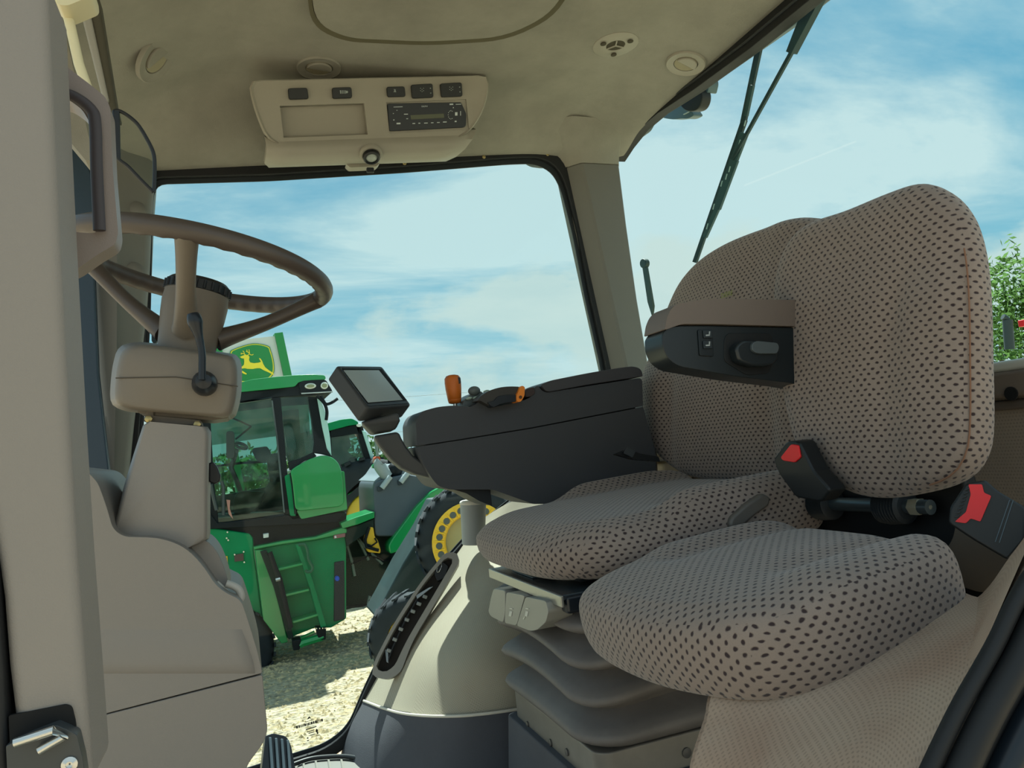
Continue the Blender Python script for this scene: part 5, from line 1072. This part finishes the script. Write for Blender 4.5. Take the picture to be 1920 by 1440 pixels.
b=MB(); b.tube([PY(YB-.2).at(*q) for q in z8((484,826),(500,815),(590,788),(604,782))],.045,8); b.tube([PY(YB-.15).at(*q) for q in z8((490,792),(560,760))],.02,6); b.build('lower_step',GREEN,sy)
for x,y in [(560,722),(575,722),(590,721),(602,721)]: S_('bracket_bolt',dot(*z8((x,y))[0],1.1),STEEL,.26,.2,bevel=0)
# undercarriage, fender, tank
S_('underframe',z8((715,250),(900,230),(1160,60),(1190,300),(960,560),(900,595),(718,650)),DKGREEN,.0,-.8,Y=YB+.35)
for i,(a_x,a_y,b_x,b_y) in enumerate([(730,240,900,420),(740,420,870,330),(760,260,830,400),(850,380,940,400),(720,320,760,480),(720,635,900,590),(800,640,835,580),(830,600,890,592)]):
    b=MB(); b.tube([PY(YB+.28).at(*q) for q in z8((a_x,a_y),((a_x+b_x)/2+8,(a_y+b_y)/2+14),(b_x,b_y))],.018,6); b.build('hydraulic_hose',DKM if i%2 else mat('hose_grey','70807c',.4),sy)
S_('fender_bracket',z8((682,212),(760,182),(850,154),(850,186),(770,218),(692,240)),GREEN,.15,-.5,bevel=.01)
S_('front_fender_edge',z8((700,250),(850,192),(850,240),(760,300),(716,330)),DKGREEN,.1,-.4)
S_('yellow_shield',rnd(z8((803,300),(812,255),(830,232),(846,234),(852,278),(868,298),(882,345),(880,362),(820,356)),2,3),YEL,.12,.0,bevel=.01)
b=MB(); b.tube([PY(YB-.14).at(*q) for q in z8((832,236),(812,300),(820,335),(880,352))],.02,6); b.tube([PY(YB-.14).at(*q) for q in z8((860,290),(872,310),(845,330),(812,318))],.012,6); b.build('shield_outline',DKM,sy)
tk=S_('product_tank',rnd(z7((1172,1090),(1185,1045),(1290,1015),(1400,990),(1560,1024),(1660,1090),(1560,1250),(1330,1420),(1185,1420)),8,4),TANK,.1,-1.2,bevel=.05)
S_('tank_top',rnd(z7((1180,1050),(1240,1000),(1290,925),(1330,918),(1440,950),(1560,1010),(1400,992),(1290,1020)),6,4),mat('tank_top_grey','77828a',.5),.0,-1.4,bevel=.04)
for x0,y0,x1,y1_ in [(1240,1100,1300,1010),(1370,1060,1425,980)]:
    b=MB(); b.tube([PY(YB-.13).at(*q) for q in z7((x0,y0-10),(x1,y1_))],.035,8); b.build('tank_rib',mat('rib_pale','9aa6ac',.4),tk)
for x,y in [(1215,1095),(1355,1052),(1500,1010)]: S_('tank_pad',z7((x-18,y-18),(x+18,y-24),(x+18,y+12),(x-14,y+18)),mat('pad_navy','26323c',.6),.13,.05,bevel=.01)
b=MB(); b.ell(PY(YB).at(*z7((1330,965))[0]),[(.10,0,0),(0,.1,0),(0,0,.10)]); b.build('filler_cap',DKM,sy)
b=MB(); b.tube([PY(YB-.02).at(*q) for q in cat(z7((1285,1010),(1250,970),(1225,930),(1235,915)),5,False)],.08,10); b.build('filler_hose',mat('hose_pale','8e999c',.5),sy)
S_('fender_stripe',rnd(z8((914,322),(935,285),(1050,130),(1120,58),(1185,24),(1205,44),(1130,108),(1010,270),(962,350),(922,364)),5,4),GREEN,.2,-.1,bevel=.02)
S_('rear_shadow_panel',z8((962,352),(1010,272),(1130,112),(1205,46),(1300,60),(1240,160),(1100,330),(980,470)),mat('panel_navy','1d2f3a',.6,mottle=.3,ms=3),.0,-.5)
b=MB(); b.tube([PY(YB).at(*q) for q in z7((1195,740),(1210,870))],.02,6); b.build('beacon_stay',mat('hose_grey','70807c'),sy)
S_('beacon',rnd(z7((1188,880),(1205,868),(1230,872),(1230,910),(1190,918)),3,3),mat('beacon_orange','b5502c',.4),.0,-.15)
S_('mirror_green',rnd(z7((1170,950),(1180,925),(1230,905),(1235,925),(1190,955)),3,3),GREEN,.0,-.1)
# wheels
def wheel(name,c,ax,R_,wd,rr_,label,holes=0,hub=None,catg='wheel',par=None,lugs=30,seg=48):
    c=V(c); ax=V(ax).normalized(); t=par or thing(name,c-V((0,0,R_)),label,catg)
    b=MB(); b.lathe(c-ax*wd/2,ax,[(rr_*1.0,0),(R_*.86,-.0),(R_*.95,wd*.06),(R_,wd*.2),(R_,wd*.8),(R_*.95,wd*.94),(R_*.86,wd),(rr_,wd)],seg,cap=False); b.build('tyre',TYRE,t,ang=50)
    b=MB(); ref=V((0,0,1)); a1=ax.cross(ref).normalized(); a2=ax.cross(a1)
    for k in range(lugs):
        q=2*math.pi*k/lugs
        for sgn in (0,1):
            qq=q+sgn*math.pi/lugs; r1=a1*math.cos(qq)+a2*math.sin(qq); tn=-a1*math.sin(qq)+a2*math.cos(qq); y0_,y1_=((0,.5),(.5,1))[sgn]
            o1=c+ax*(wd*(y0_-.5)); o2=c+ax*(wd*(y1_-.5)); w2=R_*.05
            pts=[o1+r1*R_*.99-tn*w2,o1+r1*R_*.99+tn*w2,o2+r1*R_*.99+tn*(w2+.06),o2+r1*R_*.99-tn*(w2-.06)]
            b.prism(pts,r1*R_*.045)
    tag(b.build('tread_lugs',TYRE,t,smooth=False))
    if holes:
        fr_=-ax*(wd/2+.01) if (c-ax-CAM).length<(c+ax-CAM).length else ax*(wd/2+.01); on=fr_.normalized()
        b=MB(); b.lathe(c+fr_-on*.08,on,[(rr_*1.02,0),(rr_*1.03,.09),(rr_*.98,.10),(rr_*.72,.085),(rr_*.68,.05),(rr_*.68,0)],seg,cap=False); rg_=b.build('rim_ring',YEL,t,ang=40)
        for k in range(holes):
            q=2*math.pi*k/holes; d_=a1*math.cos(q)+a2*math.sin(q); b=MB(); b.lathe(c+fr_+on*.006+d_*rr_*.85,on,[(rr_*.085,0),(rr_*.085,.012)],14); b.build('rim_hole',mat('hole_grey','4b5250',.6),rg_)
            b=MB(); q2=q+math.pi/holes; d2=a1*math.cos(q2)+a2*math.sin(q2); b.tube([c+fr_+on*.012+d2*rr_*.72,c+fr_+on*.018+d2*rr_*.98],.01,6); b.build('rim_rib',YEL,rg_)
        b=MB(); b.lathe(c+fr_-on*.10,on,[(rr_*.68,0),(.001,.02)],seg); b.build('rim_dish',mat('dish_dusty','a39b70',.6),t)
    if hub:
        on=-ax if (c-ax-CAM).length<(c+ax-CAM).length else ax
        b=MB(); b.lathe(c+on*wd*.35,on,[(rr_,0),(rr_*.95,wd*.12),(rr_*.6,wd*.2),(rr_*.3,wd*.32),(.001,wd*.34)],seg); b.build('hub',YEL,t,ang=60)
    return t
wheel('front_tyre',PY(YB+.2).at(430,1215),(0,1,0),.50,.5,.25,None,par=sy,hub=1)
# tractor with tall narrow yellow-rimmed wheels right of the sprayer
t3=thing('row_crop_tractor',WZ(880,1100,-1.45)+V((0,0,0)),'dark parked tractor with yellow ring-drilled rear rim behind the fender trim','tractor')
wheel('x',PY(7.4).at(884,1012),(.25,1,0),.54,.36,.38,None,holes=24,par=t3,lugs=26)
wheel('x',PY(6.9).at(770,1190),(.25,1,0),.36,.30,.20,None,hub=1,par=t3,lugs=20)
b=MB(); b.pp(PY(7.9),z8((1180,100),(1110,240),(1000,420),(905,600),(860,680),(960,780),(1330,780),(1330,80)),0,-.6); b.build('chassis',mat('chassis_teal','26393c',.6,mottle=.3,ms=3),t3,bevel=.02)
# second green tractor behind
s2=thing('green_tractor',WZ(660,1010,-1.45),'second green tractor cab half hidden behind the first green machine','tractor')
def T_(nm,pix,m_,h0=0,h1=-.3,Y=13.5,bevel=.01,sm=True):
    b=MB(); b.pp(PY(Y),pix,h0,h1); return b.build(nm,m_,s2,bevel=bevel,smooth=sm)
T_('roof',rnd(z7((780,660),(870,640),(960,615),(1030,608),(1072,632),(1078,650),(1020,656),(870,695),(780,700)),5,4),GREEN2,.05,-1.6,bevel=.03)
T_('roof_header',z7((780,700),(870,690),(1060,650),(1110,660),(1120,720),(1050,716),(890,740),(780,750)),DKM,0,-1.5)
T_('pillar',z7((1060,660),(1100,670),(1150,800),(1190,960),(1180,1000),(1100,1010),(1125,960),(1120,880),(1085,760)),DKM,.0,-.2)
T_('window_frame',z7((870,690),(890,690),(900,960),(970,990),(1120,955),(1120,975),(970,1010),(880,1000)),DKM,.0,-.2)
T_('lamp',ellp(*z7((1080,655))[0],5,3.5,14),WHITE,.05,0); 
T_('side_pane',z7((890,740),(1050,716),(1085,760),(1120,880),(1125,950),(970,990),(900,960)),TGLASS,-.03,-.05,bevel=0,sm=False)
T_('inner_panel',z7((890,740),(1010,720),(1030,800),(1000,830),(1040,870),(1010,960),(900,960)),mat('cab_inner_grey','5e7468'),0,-.1,Y=14.4,bevel=0)
T_('rear_glass_strip',z7((1100,690),(1130,700),(1190,900),(1195,960),(1160,880)),mat('pale_glass_edge','a9d2d0'),.03,-.05)
T_('seat',rnd(z7((1010,960),(1020,900),(1045,870),(1070,880),(1075,950),(1060,975)),4,3),SEATD,0,-.4,Y=14.0)
T_('fender',cat(z7((988,1135),(1000,1110),(1060,1055),(1120,1020),(1175,1004),(1182,1032),(1120,1050),(1060,1085),(1010,1130)),3),GREEN,.2,-.4)
T_('cab_base',z7((880,990),(970,1005),(1120,960),(1195,950),(1170,1005),(1060,1050),(1000,1110),(980,1200),(880,1200)),DKM,.0,-1.2)
wheel('x',PY(13.6).at(*z7((1170,1300))[0]),(0,1,0),1.05,.6,.5,None,hub=1,par=s2,lugs=26)
# poles and wires, far trees, far building
pn=MAT=mat('pole_grey','6d7c84',.6)
for i,(x,ya,yb) in enumerate([(771,802,870),(776,806,862)]):
    A,B=WD(x,ya,70),WD(x+4,yb+10,70); t=thing('lattice_mast',(B.x,B.y,-1.45),['thin grey lattice mast behind the display arm, left one','thin grey lattice mast behind the display arm, right one'][i],'mast','distant lattice masts')
    b=MB(); b.tube([V((B.x,B.y,-1.45)),V((B.x,B.y,A.z))],.07,5); b.build('mast_leg',pn,t); b=MB(); b.tube([V((B.x+.35,B.y,-1.45)),V((B.x+.35,B.y,A.z-1))],.07,5); b.build('mast_leg',pn,t)
wr=thing('power_line',WD(600,770,70),'faint overhead power wires crossing the sky behind the monitor','wire')
for y0,y1_ in ((748,720),(812,790)):
    b=MB(); b.tube([WD(200,y0+18,70),WD(700,y0,70),WD(1100,y1_,70)],.022,4); b.build('wire',pn,wr)
for i,(x,d_,r_,m_,lb) in enumerate([(455,55,2.2,0,'small far green tree seen through the green machine cab, left'),(520,60,2.0,1,'small far dark tree seen through the green machine cab, right'),(700,62,2.3,1,'small far dark tree on the horizon behind the tractors'),(900,75,1.4,0,'small far pale tree on the horizon behind the console')]):
    H=WD(x,878-(x-430)*.105,d_); tree((H.x,H.y,.6),(r_*1.5,r_*1.2,r_*.9),700,.3,LEAF[m_],lb,20+i,4)

# small outer pieces seen through the glass
sl2=thing('side_roof_lip',PY(2.42).at(600,320),'grey outer roof lip above the far side glass','roof edge')
b=MB(); b.pp(PY(2.42),[(300,314),(322,326),(338,336),(352,338),(600,328),(760,319),(862,312),(915,306),(940,296),(1000,286),(1000,270),(300,296)],0,-.02); b.build('lip_panel',mat('lip_grey','59636a',.5),sl2,bevel=.003)
wl3=thing('work_lamp',PY(2.40).at(1008,300),'small dark work lamp at the top corner of the far side glass','lamp','work lamps under the outer roof lip')
b=MB(); b.pp(PY(2.40),rnd([(980,284),(1036,284),(1038,306),(1022,311),(1000,308),(986,300)],6,4),0,-.03); b.build('housing',mat('lamp_dim','47545a'),wl3,bevel=.004)
gs=thing('window_strut',PX(1.36).at(1215,560),'thin dark rear window strut right of the rear pillar','strut')
b=MB(); b.pp(PX(1.36),[(1203,492),(1210,492),(1224,574),(1222,592),(1214,566)],0,-.008); b.build('strut_rod',mat('strut_teal','2e4440',.5),gs)
b=MB(); b.pp(PX(1.36),ellp(1207,494,6,9,14),.004,-.012); b.build('strut_ball',mat('strut_teal','2e4440'),gs,bevel=.002)
em=thing('outer_mirror',PY(2.5).at(291,630),'tiny dark outer mirror edge beside the front pillar','mirror')
b=MB(); b.pp(PY(2.5),rnd([(284,616),(290,614),(296,622),(296,638),(290,646),(284,640)],3,3),0,-.02); b.build('mirror_head',BLACK,em,bevel=.003)
b=MB(); b.tube([PY(2.5).at(289,618),WY(262,560,2.36),WY(255,555,2.29)],.005,8); b.build('mirror_arm',BLACK,em)
